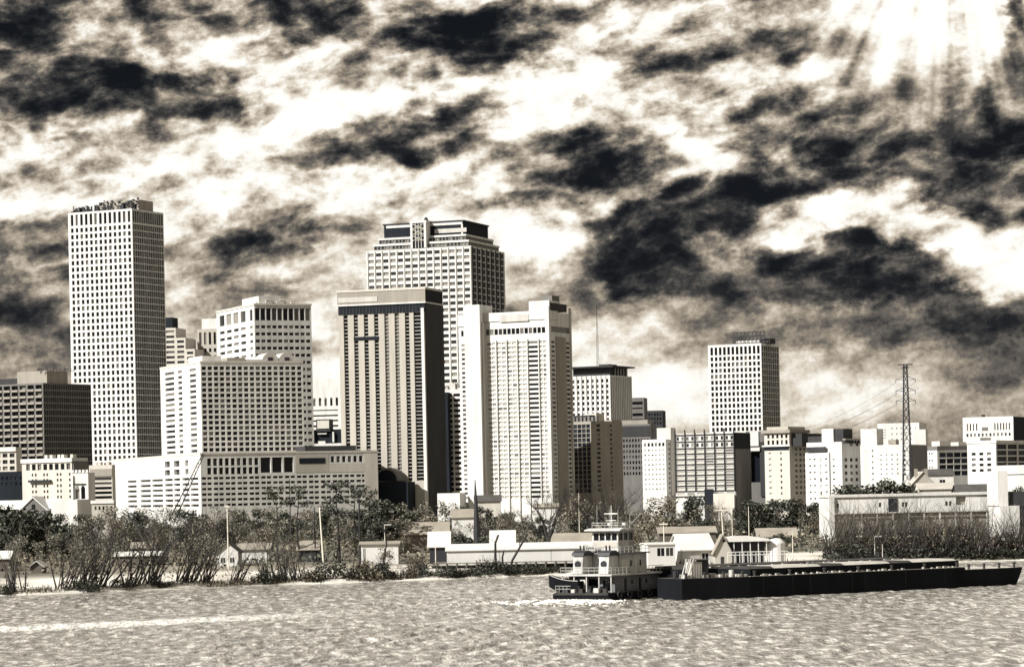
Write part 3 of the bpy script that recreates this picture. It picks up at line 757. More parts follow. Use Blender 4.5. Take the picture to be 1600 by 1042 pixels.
# 12 white hotel with corner shafts
b = Bld('hotel_tower', 'bright white hotel with tall blank shaft and rows of small room windows', 716, 857, 890, 487, 1600, 24)
y0r, nr = 530, 34; pit = 7.32
yr = b.rows(y0r, y0r + nr * pit, nr, .52)
top = b.rows(510.5, 519.5, 1, 1)
cm = []
for i in range(4): cm += [b.cols('F', 759.5 + i * 16, 766.5 + i * 16, 1, .92)[0], b.cols('F', 767 + i * 16, 774.5 + i * 16, 1, .92)[0]]
rr = grid(cm, yr, CURT) + grid(b.cols('F', 824, 840, 1, .95), yr, GLASS) + grid(b.cols('F', 841.5, 853, 2, .8), yr, CURT)
rr += grid(b.cols('F', 719.5, 730, 1, .9), yr, GLASSW) + grid(b.cols('F', 758, 852, 14, .8), top) + grid(b.cols('F', 719, 730, 2, .7), top)
rs = grid(b.cols('S', 860, 866, 1, .9), yr, GLASS) + grid(b.cols('S', 883, 889, 1, .9), yr, GLASS)
rs += grid(b.cols('S', 860.5, 889, 1, 1), b.rows(509, 518, 1, 1), GLASS)
b.wall(WHITE, rr, rs, r=.4)
b.lbox('shaft', b.uF(731.5), b.uF(755.5), -5.5, 12, 0, b.z(471.5), WHITE)
b.lbox('shaft_return', b.uF(755.6), b.uF(757.3), -3.5, .4, 0, b.z(500), CREAM)
b.lbox('parapet', b.uF(756), .3, -.5, b.L2 * .4, b.H - 4, b.H + .8, WHITE)
b.lbox('parapet', -b.L1 - .3, b.uF(731.2), -.5, b.L2 * .4, b.H - 6, b.H + .6, WHITE)
b.lbox('sign_panel', b.uF(782), b.uF(826), -.75, -.51, b.H - 4.6, b.H - .7, LSTEEL)
b.lbox('corner_fin', -1.4, .55, -1.2, .9, 0, b.H + 3, WHITE)
b.lbox('corner_fin', -.3, .8, b.L2 - 1.0, b.L2 + .5, 0, b.H + 3.5, CREAM)
b.lbox('end_panel', .05, .5, b.uS(867), b.uS(882), 0, b.z(525), TAN)
b.lbox('lift_house', -13, -.8, 3, b.L2 * .55, b.H + .81, b.H + 6.5, WHITE)
b.lbox('roof_house', -9, -.5, b.L2 * .12, b.L2 * .9, b.H + 1, b.H + 5.2, DGREY)
b.lbox('roof_tank', -7, -1, b.L2 * .25, b.L2 * .6, b.H + 5.22, b.H + 9.5, GREY)
bb = MB()
for i in range(5):
    u = b.uF(757.8 + 16.4 * i if i < 4 else 823); bb.box(u - .3, u + .3, -.7, -.01, 0, b.z(528))
bb.box(b.uF(840.5) - .2, b.uF(840.5) + .3, -.7, -.01, 0, b.z(528))
bb.build('pilaster', WHITE, b.root)
b.lbox('entrance_canopy', b.uF(700, 770), b.uF(735, 770), -14, -6, 0, b.z(767), WHITE)
b.done()

# 13 office with projecting roof slab and mast
b = Bld('office_block', 'white ribbed office block with thin projecting roof slab and tall mast', 886, 953, 987, 586, 2100, 26)
cF = b.cols('F', 892, 952.5, 8, .42)
bb = MB()
b.wall(WHITE, grid(cF, b.rows(590, 590 + 9 * 8.7, 9, .62)), grid(b.cols('S', 953.5, 986.5, 12, .5), b.rows(588, 660, 1, 1), GLASSB), r=.7)
for (u0, u1) in cF: bb.box(u0 - 1.1, u0 - .3, -.6, -.01, 0, b.H)
bb.build('rib', WHITE, b.root)
b.lbox('lower_storeys', -b.L1 - 1, 1, -1, b.L2 + 1, 0, b.z(656), TAN)
b.lbox('penthouse', -b.L1 + 3, -2, 4, b.L2 - 3, b.H + .01, b.z(573.5), DGREY)
b.lbox('roof_slab', -b.L1 - 2, 3, -1, b.L2 - 1, b.z(573.4), b.z(571), DGREY)
b.lbox('lift_house', -12, -4, 8, 22, b.z(570.9), b.z(568), DGREY)
for i in range(5): b.lbox('roof_column', -1.5, -.9, b.L2 * (.3 + .13 * i), b.L2 * (.3 + .13 * i) + .6, b.H, b.z(573.5), LSTEEL)
um = b.uF(927, 570); ms = MB(); zt0, zt1 = b.z(571), b.z(475)
for k in range(3):
    a_ = 2.1 * k; ms.tube((um + 1.0 * math.cos(a_), 8 + math.sin(a_), zt0), (um + .2 * math.cos(a_), 8 + .2 * math.sin(a_), zt1), .12, .07)
for k in range(24):
    zz = zt0 + (zt1 - zt0) * k / 24; rr_ = 1.0 - .8 * k / 24; a_ = 2.1 * k
    ms.tube((um + rr_ * math.cos(a_), 8 + rr_ * math.sin(a_), zz), (um + rr_ * math.cos(a_ + 2.1), 8 + rr_ * math.sin(a_ + 2.1), zz + (zt1 - zt0) / 24), .07)
ms.build('mast', STEEL, b.root)
b.done()

# 14 small grey banded pair behind
b = Bld('banded_block', 'small grey block with dark bands right of the roof slab office', 982, 1006, 1008, 621, 2200, 10)
b.wall(GREY, [(b.uF(983), b.uF(1004), c, d) for (c, d) in b.rows(625, 661, 4, .5)], [], r=1, y1=20)
b.done()
b = Bld('dark_block', 'plain dark block peeking above the low roofs right of the roof slab office', 1000, 1035, 1036, 641, 2250, 10)
b.wall(DGREY, grid(b.cols('F', 1008, 1034, 6, .6), b.rows(644, 664, 3, .6), GLASSB), [], y1=20)
b.done()

# 15 dark glass block with tan end
b = Bld('glass_block', 'dark glass block with tan stone end wall right of the white hotel', 880, 923, 972, 658, 1800, 40)
b.wall(TAN, grid(b.cols('F', 882, 922, 6, .88), b.rows(662, 662 + 15 * 7.2, 15, .86), GLASSB), grid(b.cols('S', 931, 938, 1, .85), b.rows(661, 661 + 15 * 7.2, 15, .55)) + grid(b.cols('S', 952, 956.5, 1, .8), b.rows(661, 661 + 15 * 7.2, 15, .5), GLASSW), r=.7)
b.lbox('penthouse', -b.L1, -3, 3, b.L2 * .55, b.H + .01, b.z(648), DGREY)
bb = MB()
for i in range(9): bb.box(-b.L1 + i * 3, -b.L1 + i * 3 + 1.8, 1.5, 2.9, b.H, b.z(650 + i % 2))
bb.build('roof_plant', GREY, b.root, kind='stuff')
b.lbox('lift_house', -12, -2, b.L2 * .25, b.L2 * .5, b.H + .02, b.z(645.5), CREAM)
b.done()
# 16 grey windowed block
b = Bld('grey_block', 'grey block with small windows behind the bare tree', 968, 1016, 1024, 662, 1880, 16)
b.wall(GREY, grid(b.cols('F', 972, 1014, 9, .55), b.rows(683, 683 + 7 * 8.6, 7, .55)), [], r=.6)
b.lbox('upper_storey', -b.L1 + 1, -2, 1, b.L2, b.H + .01, b.z(655.5), TAN)
b.lbox('dark_storey', -b.L1 + .3, -.5, -.35, -.01, b.z(681), b.z(665), DGREY)
b.done()
# 17 small white apartment tower
b = Bld('apartment_tower', 'slim white apartment tower with tan side left of the balcony block', 1003, 1040, 1054, 686, 1480, 30)
b.wall(WHITE, grid(b.cols('F', 1005, 1039, 6, .62), b.rows(691, 697, 1, .9)) + grid(b.cols('F', 1005, 1039, 6, .5), b.rows(699, 699 + 9 * 7.6, 9, .32), CURT), grid(b.cols('S', 1043, 1052, 2, .5), b.rows(690, 690 + 11 * 7.6, 11, .5), GLASSW), r=.4)
b.lbox('side_wing', -b.L1 * .55, .4, 5, b.L2 + .4, 0, b.z(668), CREAM)
b.done()

# 18 tall tower on the right
b = Bld('office_tower', 'lone white gridded tower with dark side standing right of centre', 1106, 1189, 1217, 536, 2000, 26)
cF = b.cols('F', 1108.5, 1188, 12, .62)
b.wall(WHITE, grid(cF, b.rows(539.5, 552.5, 1, .95)) + grid(cF, b.rows(553.5, 553.5 + 14 * 9.25, 14, .68)), grid(b.cols('S', 1190, 1216.5, 8, .93), b.rows(539.5, 539.5 + 15 * 9.25, 15, .91), GLASSB), r=.9)  # broad dark panes on the side stand in for its shade
b.lbox('penthouse', b.uF(1143), b.uF(1180), 8, 24, b.H + .01, b.z(530.5), WHITE)
b.lbox('lift_house', b.uF(1180.2), b.uF(1189) + 3, 9, 20, b.H + .01, b.z(528), DGREY)
bb = MB()
u0, u1 = b.uF(1141), b.uF(1190); z0, z1 = b.z(529.5), b.z(517.5)
for i in range(9): bb.box(u0 + (u1 - u0) * i / 8 - .15, u0 + (u1 - u0) * i / 8 + .15, 6, 6.3, b.H, z1)
for zz in (z0, (z0 + z1) / 2, z1): bb.box(u0, u1, 5.6, 5.9, zz - .35, zz + .35)
for i in range(8): bb.tube((u0 + (u1 - u0) * i / 8, 6, z0), (u0 + (u1 - u0) * (i + 1) / 8, 6, z1), .12)
bb.build('sign_frame', STEEL, b.root)
b.done()

# 19 balcony apartment block
b = Bld('balcony_block', 'apartment block with black balcony grid and fins rising above its roof', 1054, 1147, 1171, 675, 1450, 22)
b.wall(WHITE, grid(b.cols('F', 1055, 1147, 12, .5), b.rows(678, 678 + 2 * 10.5, 2, .55), GLASSW) + grid(b.cols('F', 1055, 1147, 6, .74), b.rows(699, 699 + 9 * 8.4, 9, .42), CURT), [], r=.3)
fin_me = MB().box(-.22, .22, -.6, .3, b.z(766), b.z(669)).mesh('fin', STEEL)
for px in (1054.6, 1070, 1085.3, 1100.6, 1116, 1131.3, 1146.4):
    link('fin', fin_me, b.root, (b.uF(px), 0, 0))
sl_me = MB().box(-b.L1 - .2, 0, -.45, -.01, -.24, .24).mesh('balcony_slab', DGREY)
for i in range(12):
    zz = b.z(698.5 + (i - 2) * 8.4) if i >= 2 else b.z(677.5 + i * 10.5)
    link('balcony_slab', sl_me, b.root, (0, 0, zz))
b.lbox('end_wall', .01, .5, .3, b.L2, 0, b.z(701), GREY)
b.lbox('end_wall_top', .01, .4, .3, b.L2, b.z(700.8), b.H - .3, SLATE)
b.lbox('garage_opening', b.uF(1103, 770), b.uF(1117, 770), -2.4, -1.8, 0, b.z(763), SLATE)
b.lbox('base_block', b.uF(1117.3, 770), .3, -3, -2.25, 0, b.z(770), CREAM)
b.done()

# 20 grey slot block
b = Bld('slot_block', 'grey block with one tall black slot between the balcony block and corniced hotel', 1165, 1197, 1205, 673, 1520, 14)
b.wall(GREY, [(b.uF(1172), b.uF(1186.5), b.z(753), b.z(706), GLASSB)], [], r=2)
b.block('top_storey', 1171.5, 1185, -.5, -.01, 673.5, 696, WHITE)
b.block('ledge', 1171.5, 1187, -1.6, -.02, 699, 704, WHITE)
b.block('slot_frame', 1187, 1196.8, -.8, -.02, 690, 775, DGREY)
b.done()
# 21 corniced old hotel
b = Bld('corniced_hotel', 'old corniced hotel with arcaded top floors and tan side wall', 1194, 1233, 1262, 676, 1450, 30)
b.wall(CREAM, grid(b.cols('F', 1197, 1232, 5, .5), b.rows(678, 684, 1, 1) + b.rows(687, 694, 1, 1)) + grid([b.cols('F', 1199, 1206, 1, .6)[0]], b.rows(703, 703 + 8 * 9, 8, .3), CURT) + grid([b.cols('F', 1218.3, 1220.8, 1, .95)[0]], b.rows(703, 703 + 8 * 9, 8, .42)),
       grid(b.cols('S', 1240, 1246, 1, .7) + b.cols('S', 1247, 1253, 1, .6) + b.cols('S', 1253, 1259, 1, .6), b.rows(697, 697 + 9 * 8.6, 9, .46)), r=.5)
b.lbox('cornice', -b.L1 - 1.2, .9, -1.2, b.L2 + .8, b.H + .01, b.H + 1.6, TAN)
b.lbox('roof_house', -b.L1 + 1, -1, 1, b.L2 - 1, b.H + 1.61, b.H + 3.2, TAN2)
b.lbox('ledge', -b.L1 - 1.0, .6, -1.0, -.01, b.z(697), b.z(694.8), WHITE)
b.lbox('dark_band', -b.L1 + .1, -.3, -.3, -.02, b.z(702.5), b.z(697.2), SLATE)  # blue black strip directly below the ledge
b.lbox('plant_wing', .7, 6.0, 2, b.L2 + 6, b.z(697), b.H - .4, DGREY)
b.done()
# 22 white pair with blank corner
b = Bld('white_block', 'bright white block with blank corner and tiny windows right of the corniced hotel', 1260, 1315, 1349, 690, 1400, 36)
b.wall(WHITE, grid(b.cols('F', 1298, 1306, 1, .4), b.rows(712, 712 + 7 * 10.3, 7, .22), GLASSW),
       grid(b.cols('S', 1317, 1342, 3, .5), b.rows(713, 713 + 5 * 10.4, 5, .5)) + grid(b.cols('S', 1325, 1344, 2, .5), b.rows(688.5 + 3, 696 + 2, 1, .6)), r=.4)
b.wall(WHITE, grid(b.cols('F', 1263, 1277, 2, .42), b.rows(711, 711 + 7 * 10.3, 7, .24), GLASSW) + grid(b.cols('F', 1281, 1285, 1, .8), b.rows(713, 713 + 7 * 10.3, 7, .6), CURT) + grid(b.cols('F', 1288, 1295, 1, .5), b.rows(711, 711 + 7 * 10.3, 7, .24), GLASSW), [], x0=-b.L1 - .4, x1=b.uF(1296), y0=-.8, y1=6, z1=b.z(706), r=.3, name='low_wing')
b.lbox('recess_band', b.uF(1262), b.uF(1292), -1.2, -.81, b.z(705.5), b.z(697), DGREY)
b.lbox('upper_plant', b.uF(1256), b.uF(1295), 4, 14, b.z(699), b.z(680), DGREY)
b.lbox('lift_house', b.uF(1281), b.uF(1299), 2, 3.9, b.z(692), b.z(669), WHITE)
b.lbox('dark_return', b.uF(1299.1), b.uF(1313), 3, 12, b.z(689.9), b.z(669.5), DGREY)
b.lbox('cornice', .01, 1.6, 1, b.L2 + .5, b.z(687.5), b.H + 1.5, TAN)
br_me = MB().box(.2, 1.2, -.25, .25, -1.6, 0).mesh('bracket', STEEL)
for i in range(8): link('bracket', br_me, b.root, (0, 1.5 + (b.L2 - 2.5) * i / 7, b.z(687.6)))
b.done()
# 23 white cluster
b = Bld('white_block', 'broad white block with pinprick windows left of the pylon foot', 1344, 1420, 1447, 694, 1380, 24)
b.wall(WHITE, grid(b.cols('F', 1372, 1406, 4, .28), b.rows(706, 706 + 5 * 7.4, 5, .25), GLASSW) + grid(b.cols('F', 1360, 1366, 1, .4), b.rows(690 + 8, 690 + 8 + 6 * 9, 6, .3), GLASSW) + grid(b.cols('F', 1409, 1417, 1, .4), b.rows(700, 700 + 6 * 7.4, 6, .4)), [], r=.4)
b.lbox('tall_wing', -b.L1, b.uF(1369), 1, 12, b.H + .01, b.z(668), WHITE)
b.lbox('end_shade_slab', .01, .6, .5, b.L2, 0, b.H - .5, GREY)  # grey slab: shade of this end put into its colour
b.block('roof_house', 1387, 1399, 1, 6, 686, 693.9, TAN)
b.done()
b = Bld('white_block', 'tall pale block rising behind the power pylon', 1371, 1436, 1448, 660, 1800, 16)
b.wall(WHITE, grid(b.cols('F', 1372, 1384, 4, .5), b.rows(668, 685, 4, .4), GLASSW) + grid(b.cols('F', 1390, 1434, 6, .3), b.rows(664, 690, 3, .3), CURT), [], r=.4)
b.block('step_wing', 1425, 1447, -3, 8, 671, 720, WHITE)
b.done()
# 24 right-hand offices
b = Bld('office_block', 'low office with white end and dark glass side right of the pylon', 1446, 1464, 1513, 698, 1500, 62)
b.wall(WHITE, grid(b.cols('F', 1450, 1458, 2, .5), b.rows(703, 735, 3, .3)), grid(b.cols('S', 1467, 1512.5, 4, .92), b.rows(706, 706 + 4 * 9.6, 4, .76), GLASSB), r=.6, oS=True)
b.lbox('parapet', -b.L1 - .2, .4, -.2, b.L2, b.H - 1.6, b.H + .4, GREY)
for (y0_, h_) in ((4, 3), (16, 2.4), (30, 4.5)): b.lbox('roof_plant', -10, -3, y0_, y0_ + 7, b.H + .42, b.H + h_, CREAM)
b.done()
b = Bld('office_block', 'white office with three window columns and dark glass side at right edge', 1511, 1556, 1640, 692, 1480, 34)
b.wall(WHITE, grid(b.cols('F', 1515, 1551, 3, .52), b.rows(704, 704 + 4 * 8.6, 4, .5)), grid(b.cols('S', 1557, 1638, 5, .9), b.rows(693, 693 + 4 * 9.6, 4, .78), GLASSB), r=.6, oS=True)
b.lbox('parapet', -b.L1 - .2, .4, -.3, b.L2, b.H + .01, b.H + 1.4, WHITE)
b.done()
b = Bld('courthouse_block', 'white flat topped block with tall slit windows at the right frame edge', 1504, 1583, 1625, 650, 1900, 24)
b.wall(WHITE, grid(b.cols('F', 1509, 1528, 4, .42) + b.cols('F', 1552, 1579, 6, .42), b.rows(660, 671, 1, 1)) + grid(b.cols('F', 1508, 1580, 12, .5), b.rows(675, 681, 1, .8), GLASSW), [], r=.6)
b.lbox('end_shade_slab', .01, .5, .5, b.L2, 0, b.H - .4, SLATE)  # blue black slab over the white end, shade put into the colour
b.lbox('emblem', b.uF(1534), b.uF(1543), -.3, -.05, b.z(671), b.z(666), GREY)
b.lbox('roof_house', b.uF(1532), b.uF(1536), 2, 5, b.H + .01, b.z(646), DGREY)
b.done()
b = Bld('low_white_hall', 'low plain white hall below the office at the right edge', 1557, 1612, 1640, 726, 1350, 20)
b.wall(WHITE, [(b.uF(1560), b.uF(1608), b.z(741.5), b.z(740))], [], r=.4)
b.block('step_wing', 1552, 1559, -1, 8, 745, 790, WHITE)
b.done()

# ---------------------------------------------------------------- low buildings at the left
b = Bld('old_hotel', 'old cream six storey hotel with big square top windows at the lower left', 34, 112, 136, 717, 1420, 28)
b.wall(CREAM, grid(b.cols('F', 39, 111, 8, .66), b.rows(723.5, 733, 1, 1)) + grid([b.cols('F', x, x + 2.6, 1, 1)[0] for x in (49, 54, 67, 72, 88, 93, 107)], b.rows(736, 736 + 5 * 8.8, 5, .5)), [], r=.7)
b.lbox('parapet', -b.L1 - .4, .4, -.6, b.L2, b.H - 1.4, b.H + .6, WHITE)
b.lbox('fire_stair', b.uF(46), b.uF(80), -1.6, -.1, b.z(752), b.z(748.5), STEEL)
b.lbox('end_shade_slab', .41, .8, .5, b.L2, 0, b.H - 1, GREY)  # grey slab on the cream hotel's end, its shade set by colour
for u in (64, 72, 84, 90, 104): b.lbox('roof_plant', b.uF(u), b.uF(u + 4), 3, 6, b.H + .6, b.H + 2.4, CREAM)
b.done()
b = Bld('loft_block', 'white topped loft block with shaded front at the lower left edge', -30, 25, 34, 699, 1560, 14)
b.wall(CREAM, grid(b.cols('F', -20, 24, 4, .7), b.rows(706, 706 + 3 * 10, 3, .6), GLASSW), [], r=.8)
b.block('parapet', -29, 25.5, -.8, -.02, 698, 705, WHITE)
b.done()
b = Bld('shade_wedge', 'blue black wall standing in for a wedge of shade at the lower left edge', -30, 38, 46, 736, 1460, 10)
b.wall(SLATE, grid(b.cols('F', 0, 36, 5, .5), b.rows(742, 760, 2, .5), GLASSB), [], r=.4)  # dark building put in for the wedge of shade below the loft block
b.done()
b = Bld('banded_office', 'small office with tan top and black window bands beside the podium', 139, 175, 180, 726, 1400, 12)
b.wall(CREAM, [(b.uF(142), b.uF(174), c, d) for (c, d) in b.rows(744, 744 + 5 * 7.2, 5, .6)], [], r=.8)
b.block('fascia', 141, 175.2, -.5, -.02, 732, 743.5, TAN)
for u in (144, 150, 163): b.lbox('roof_plant', b.uF(u), b.uF(u + 5), 2, 5, b.H + .01, b.H + 1.5, CREAM)
b.done()
# church with battlemented tower
b = Bld('church', 'white church with battlemented gothic tower and gabled nave at the lower left', 112, 137.5, 143, 738, 1300, 14)
zl0, zl1 = b.z(779), b.z(764)
lan = [(b.uF(117), b.uF(123.5), zl0, zl1), (b.uF(126), b.uF(132.5), zl0, zl1)]
b.wall(WHITE, lan, [], r=.9, y1=8, name='tower_wall')
for q in lan:
    MB().prism([(q[0], zl1 - .02), (q[1], zl1 - .02), (q[1] - .15, zl1 + .9), ((q[0] + q[1]) / 2, zl1 + 1.9), (q[0] + .15, zl1 + .9)], -.06, .3).build('window_head', GLASS, b.root)
me_ = MB().box(-.55, .55, -.3, .5, 0, 1.3).mesh('battlement', WHITE)
for i in range(5): link('battlement', me_, b.root, (b.uF(113.6 + i * 5.6), 0, b.H))
b.lbox('belt_course', -b.L1 - .2, .2, -.4, -.02, b.z(757), b.z(755), DGREY)
for u in (113, 137): b.lbox('buttress', b.uF(u) - .4, b.uF(u) + .5, -.8, -.02, 0, b.z(742), WHITE)
b.lbox('parish_hall', b.uF(102, 790), b.uF(142.5, 790), -16, -1.2, 0, b.z(780), WHITE)
# nave: long roof with a cross gable
nx0, nx1 = b.uF(5, 790), b.uF(101.5, 790)
b.lbox('nave', nx0, nx1, -10, 2, 0, b.z(793), GREY)
MB().prism([(-10.6, b.z(793) + .02), (2.6, b.z(793) + .02), (-4, b.z(779))], 0, nx1 - nx0).build('nave_roof', WHITE, b.root, (nx1, 0, 0), math.pi / 2)
gx = b.uF(71, 790); gw = 6.0
gb = MB().prism([(gx - gw, 0), (gx + gw, 0), (gx + gw, b.z(795)), (gx, b.z(776)), (gx - gw, b.z(795))], -13.5, -3).build('gable', GREY, b.root)
MB().box(gx - .7, gx + .7, -13.8, -13.4, b.z(793), b.z(786)).build('window', GLASS, gb)
rf = MB()
for s_ in (-1, 1):
    rf.prism([(gx, b.z(776) + .02), (gx, b.z(776) + .7), (gx + s_ * (gw + .8), b.z(796) + .5), (gx + s_ * (gw + .8), b.z(796) - .1)][::s_], -14, -3)
rf.build('gable_coping', WHITE, b.root)
b.done()
b = Bld('low_shop', 'low tan shopfront below the banded office beside the podium', 143, 178, 181, 783, 1280, 10)
b.wall(TAN2, grid(b.cols('F', 146, 177, 5, .5), b.rows(789, 797, 1, .7)), [], r=.3)
b.block('parapet', 142, 178.5, -.5, -.02, 781, 786, WHITE)
b.done()
# ---------------------------------------------------------------- vegetation
BARK = mat('dark bark', (.040, .036, .034), .9, .3, spec=.1)
MBARK = mat('grey brown bark', (.11, .098, .083), .9, .3, spec=.1)
PBARK = mat('pale bark', (.24, .21, .17), .9, .3, spec=.1)
LEAF_D = mat('dark evergreen leaves', (.022, .028, .022), .8, .3, island=.9, streak=0, spec=.12, hue2=(.075, .078, .060))
LEAF_M = mat('dull winter leaves', (.055, .052, .040), .8, .3, island=.8, streak=0, spec=.12, hue2=(.19, .165, .12))
LEAF_T = mat('dry tan leaves', (.075, .069, .055), .85, .3, island=.7, streak=0, spec=.1, hue2=(.25, .23, .187))
def leaves(rng, blobs, n, size):
    b = MB()
    tot = sum(q[3] ** 2 for q in blobs)
    for (cx, cy, cz, r, fl) in blobs:
        for _ in range(int(n * r * r / tot)):
            while True:
                v = Vector((rng.uniform(-1, 1), rng.uniform(-1, 1), rng.uniform(-1, 1)))
                if .25 < v.length < 1 + rng.random() * .12: break
            v *= .55 + .45 * v.length
            c = Vector((cx, cy, cz)) + Vector((v.x * r, v.y * r, v.z * r * fl))
            s = size * rng.uniform(.5, 1.4)
            t = Vector((rng.gauss(0, 1), rng.gauss(0, 1), rng.gauss(0, .7))).normalized()
            u = t.cross(Vector((rng.gauss(0, 1), rng.gauss(0, 1), rng.gauss(0, 1)))).normalized()
            b.quad(c - t * s, c + u * s * .55, c + t * s, c - u * s * .55)
    return b
def branch(b, rng, p, d, L, r, lev, maxlev, up=.12, spread=.6, n=3):
    segs = 3 if lev < maxlev else 2
    pts = [p]
    for i in range(segs):
        d = (d + Vector((rng.gauss(0, .16), rng.gauss(0, .16), rng.gauss(0, .10) + up * (.5 if lev else .2)))).normalized()
        q = pts[-1] + d * (L / segs)
        b.tube(pts[-1], q, r * (1 - .55 * i / segs), r * (1 - .55 * (i + 1) / segs), n=5 if lev == 0 else (4 if lev == 1 else 3))
        pts.append(q)
    if lev >= maxlev: return
    k = n + (1 if rng.random() < .5 else 0)
    for i in range(k):
        t = rng.uniform(.35, 1.0) if i else 1.0
        j = min(segs - 1, int(t * segs)); pp = pts[j].lerp(pts[j + 1], t * segs - j)
        nd = (d + Vector((rng.gauss(0, spread), rng.gauss(0, spread), rng.gauss(0, spread * .6)))).normalized()
        branch(b, rng, pp, nd, L * rng.uniform(.5, .78), r * .5 * rng.uniform(.7, 1.1), lev + 1, maxlev, up, spread, n)
PROTO = {}
def proto(kind):
    if kind in PROTO: return PROTO[kind]
    rng = random.Random(sum(map(ord, kind)) * 7 + 1)
    base, var = kind.split(':'); parts = []
    if base == 'oak':                 # 10 m broad evergreen
        tb = MB(); tb.tube((0, 0, -.5), (.1, 0, 3), .4, .28, 6)
        blobs = []
        for i in range(17):
            a = rng.uniform(0, 6.28); rr = rng.uniform(0, 4.0); z = rng.uniform(1.6, 8.6) - rr * .2
            blobs.append((rr * math.cos(a), rr * math.sin(a), z, rng.uniform(1.1, 2.0), .75))
            tb.tube((.1, 0, 2.6), (rr * math.cos(a) * .8, rr * math.sin(a) * .8, z), .13, .04, 3)
        parts = [('trunk', tb.mesh('trunk', BARK)), ('crown', leaves(rng, blobs, 2300, .34).mesh('crown', LEAF_D))]
    elif base == 'mid':               # 9 m half bare deciduous
        tb = MB(); branch(tb, rng, Vector((0, 0, -.4)), Vector((0, 0, 1)), 3.2, .22, 0, 3, .1, .55, 3)
        blobs = []
        for i in range(15):
            a = rng.uniform(0, 6.28); rr = rng.uniform(0, 3.0)
            blobs.append((rr * math.cos(a), rr * math.sin(a), rng.uniform(.8, 7.8), rng.uniform(.9, 1.7), .9))
        parts = [('trunk', tb.mesh('trunk', BARK)), ('crown', leaves(rng, blobs, 900, .22).mesh('crown', LEAF_M if int(var) % 2 else LEAF_T))]
    elif base == 'bare':              # 14 m leafless tree
        tb = MB(); tb.tube((0, 0, -.5), (.1, .1, 3.4), .34, .27, 6)
        cb = MB()
        for i in range(6):
            a = i * 1.05 + rng.uniform(-.3, .3)
            branch(cb, rng, Vector((.1, .1, rng.uniform(2.4, 3.4))), Vector((.55 * math.cos(a), .55 * math.sin(a), 1)).normalized(), 4.4, .16, 0, 4, .10, .42, 3)
        parts = [('trunk', tb.mesh('trunk', BARK)), ('crown', cb.mesh('crown', MBARK if int(var) == 3 else BARK))]
    elif base == 'willow':            # 10 m clump of bare leaning stems
        sb = MB(); cb = MB(); lean = 0.34 if int(var) % 2 else -.05
        for i in range(15):
            a = rng.uniform(0, 6.28); rr = rng.uniform(0, 1.8)
            dd = Vector((lean + rng.gauss(0, .22), rng.gauss(0, .25), 1)).normalized()
            p0 = Vector((rr * math.cos(a), rr * math.sin(a), -.4)); L = rng.uniform(3.2, 6.4)
            p1 = p0 + dd * L
            sb.tube(p0, p1, rng.uniform(.08, .17), .05, 4)
            branch(cb, rng, p1, dd, L * .55, .045, 1, 3, .12, .32, 2)
            branch(cb, rng, p0 + dd * L * .55, (dd + Vector((rng.gauss(0, .35), rng.gauss(0, .3), 0))).normalized(), L * .5, .04, 1, 3, .12, .32, 2)
        lb = leaves(rng, [(lean * 2 + rng.uniform(-2, 2), rng.uniform(-1.2, 1.2), rng.uniform(.3, 4.2), 1.3, .9) for _ in range(9)], 150, .2)
        tw = BARK if int(var) in (1, 3, 5) else MBARK
        parts = [('stems', sb.mesh('stems', BARK)), ('twigs', cb.mesh('twigs', tw)), ('foliage', lb.mesh('foliage', LEAF_M))]
    elif base == 'shrub':             # 2.5 m bank shrub
        sb = MB()
        for i in range(16):
            dd = Vector((rng.gauss(0, .4), rng.gauss(0, .4), 1)).normalized()
            branch(sb, rng, Vector((rng.uniform(-.8, .8), rng.uniform(-.6, .6), -.2)), dd, rng.uniform(1, 1.8), .05, 1, 3, .1, .4, 2)
        lb = leaves(rng, [(rng.uniform(-1.4, 1.4), rng.uniform(-.8, .8), rng.uniform(.2, 1.7), .8, .8) for _ in range(8)], 700, .15)
        parts = [('stems', sb.mesh('stems', BARK)), ('foliage', lb.mesh('foliage', LEAF_M if int(var) % 2 else LEAF_D))]
    elif base == 'pine':              # 14 m open crowned pine
        tb = MB(); p = Vector((0, 0, -.5)); blobs = []
        pts = [p]
        for i in range(6):
            q = pts[-1] + Vector((rng.gauss(0, .25), rng.gauss(0, .2), 2.3)); tb.tube(pts[-1], q, .30 - .04 * i, .26 - .04 * i, 5); pts.append(q)
        for i in range(13):
            j = rng.randint(2, 6); a = rng.uniform(0, 6.28); L = rng.uniform(1.2, 3.8) * (1.2 - .1 * j)
            e = pts[j] + Vector((L * math.cos(a), L * math.sin(a), rng.uniform(.1, 1.2))); tb.tube(pts[j], e, .10, .04, 3)
            blobs.append((e.x, e.y, e.z + .3, rng.uniform(.8, 1.45), .6))
        blobs.append((pts[-1].x, pts[-1].y, pts[-1].z, 1.2, .8))
        parts = [('trunk', tb.mesh('trunk', BARK)), ('crown', leaves(rng, blobs, 1050, .22).mesh('crown', LEAF_D))]
    PROTO[kind] = parts
    return parts
HT = {'oak': 9.6, 'mid': 8.8, 'bare': 13.0, 'willow': 9.0, 'shrub': 2.6, 'pine': 14.6}
PLANTS = []   # (px, kind, scale, depth, group, adj)
def ytop_scale(px, ytop, d, base, z0): 
    return (CAMZ + ZR(px, ytop) * d - z0) / HT[base]
def plant(px, d, ytop, kind, sx=1.0, z0=None):
    base = kind.split(':')[0]
    t = d - shore(XR(px, 850) * d)
    if z0 is None:
        z0 = 2.0 if t > 30 else (max(0, t) / 30 * 2.0)
    s = ytop_scale(px, ytop, d, base, z0)
    if s <= .12: return
    PLANTS.append((px, d, z0, s, sx, kind))
R_ = random.Random(12)
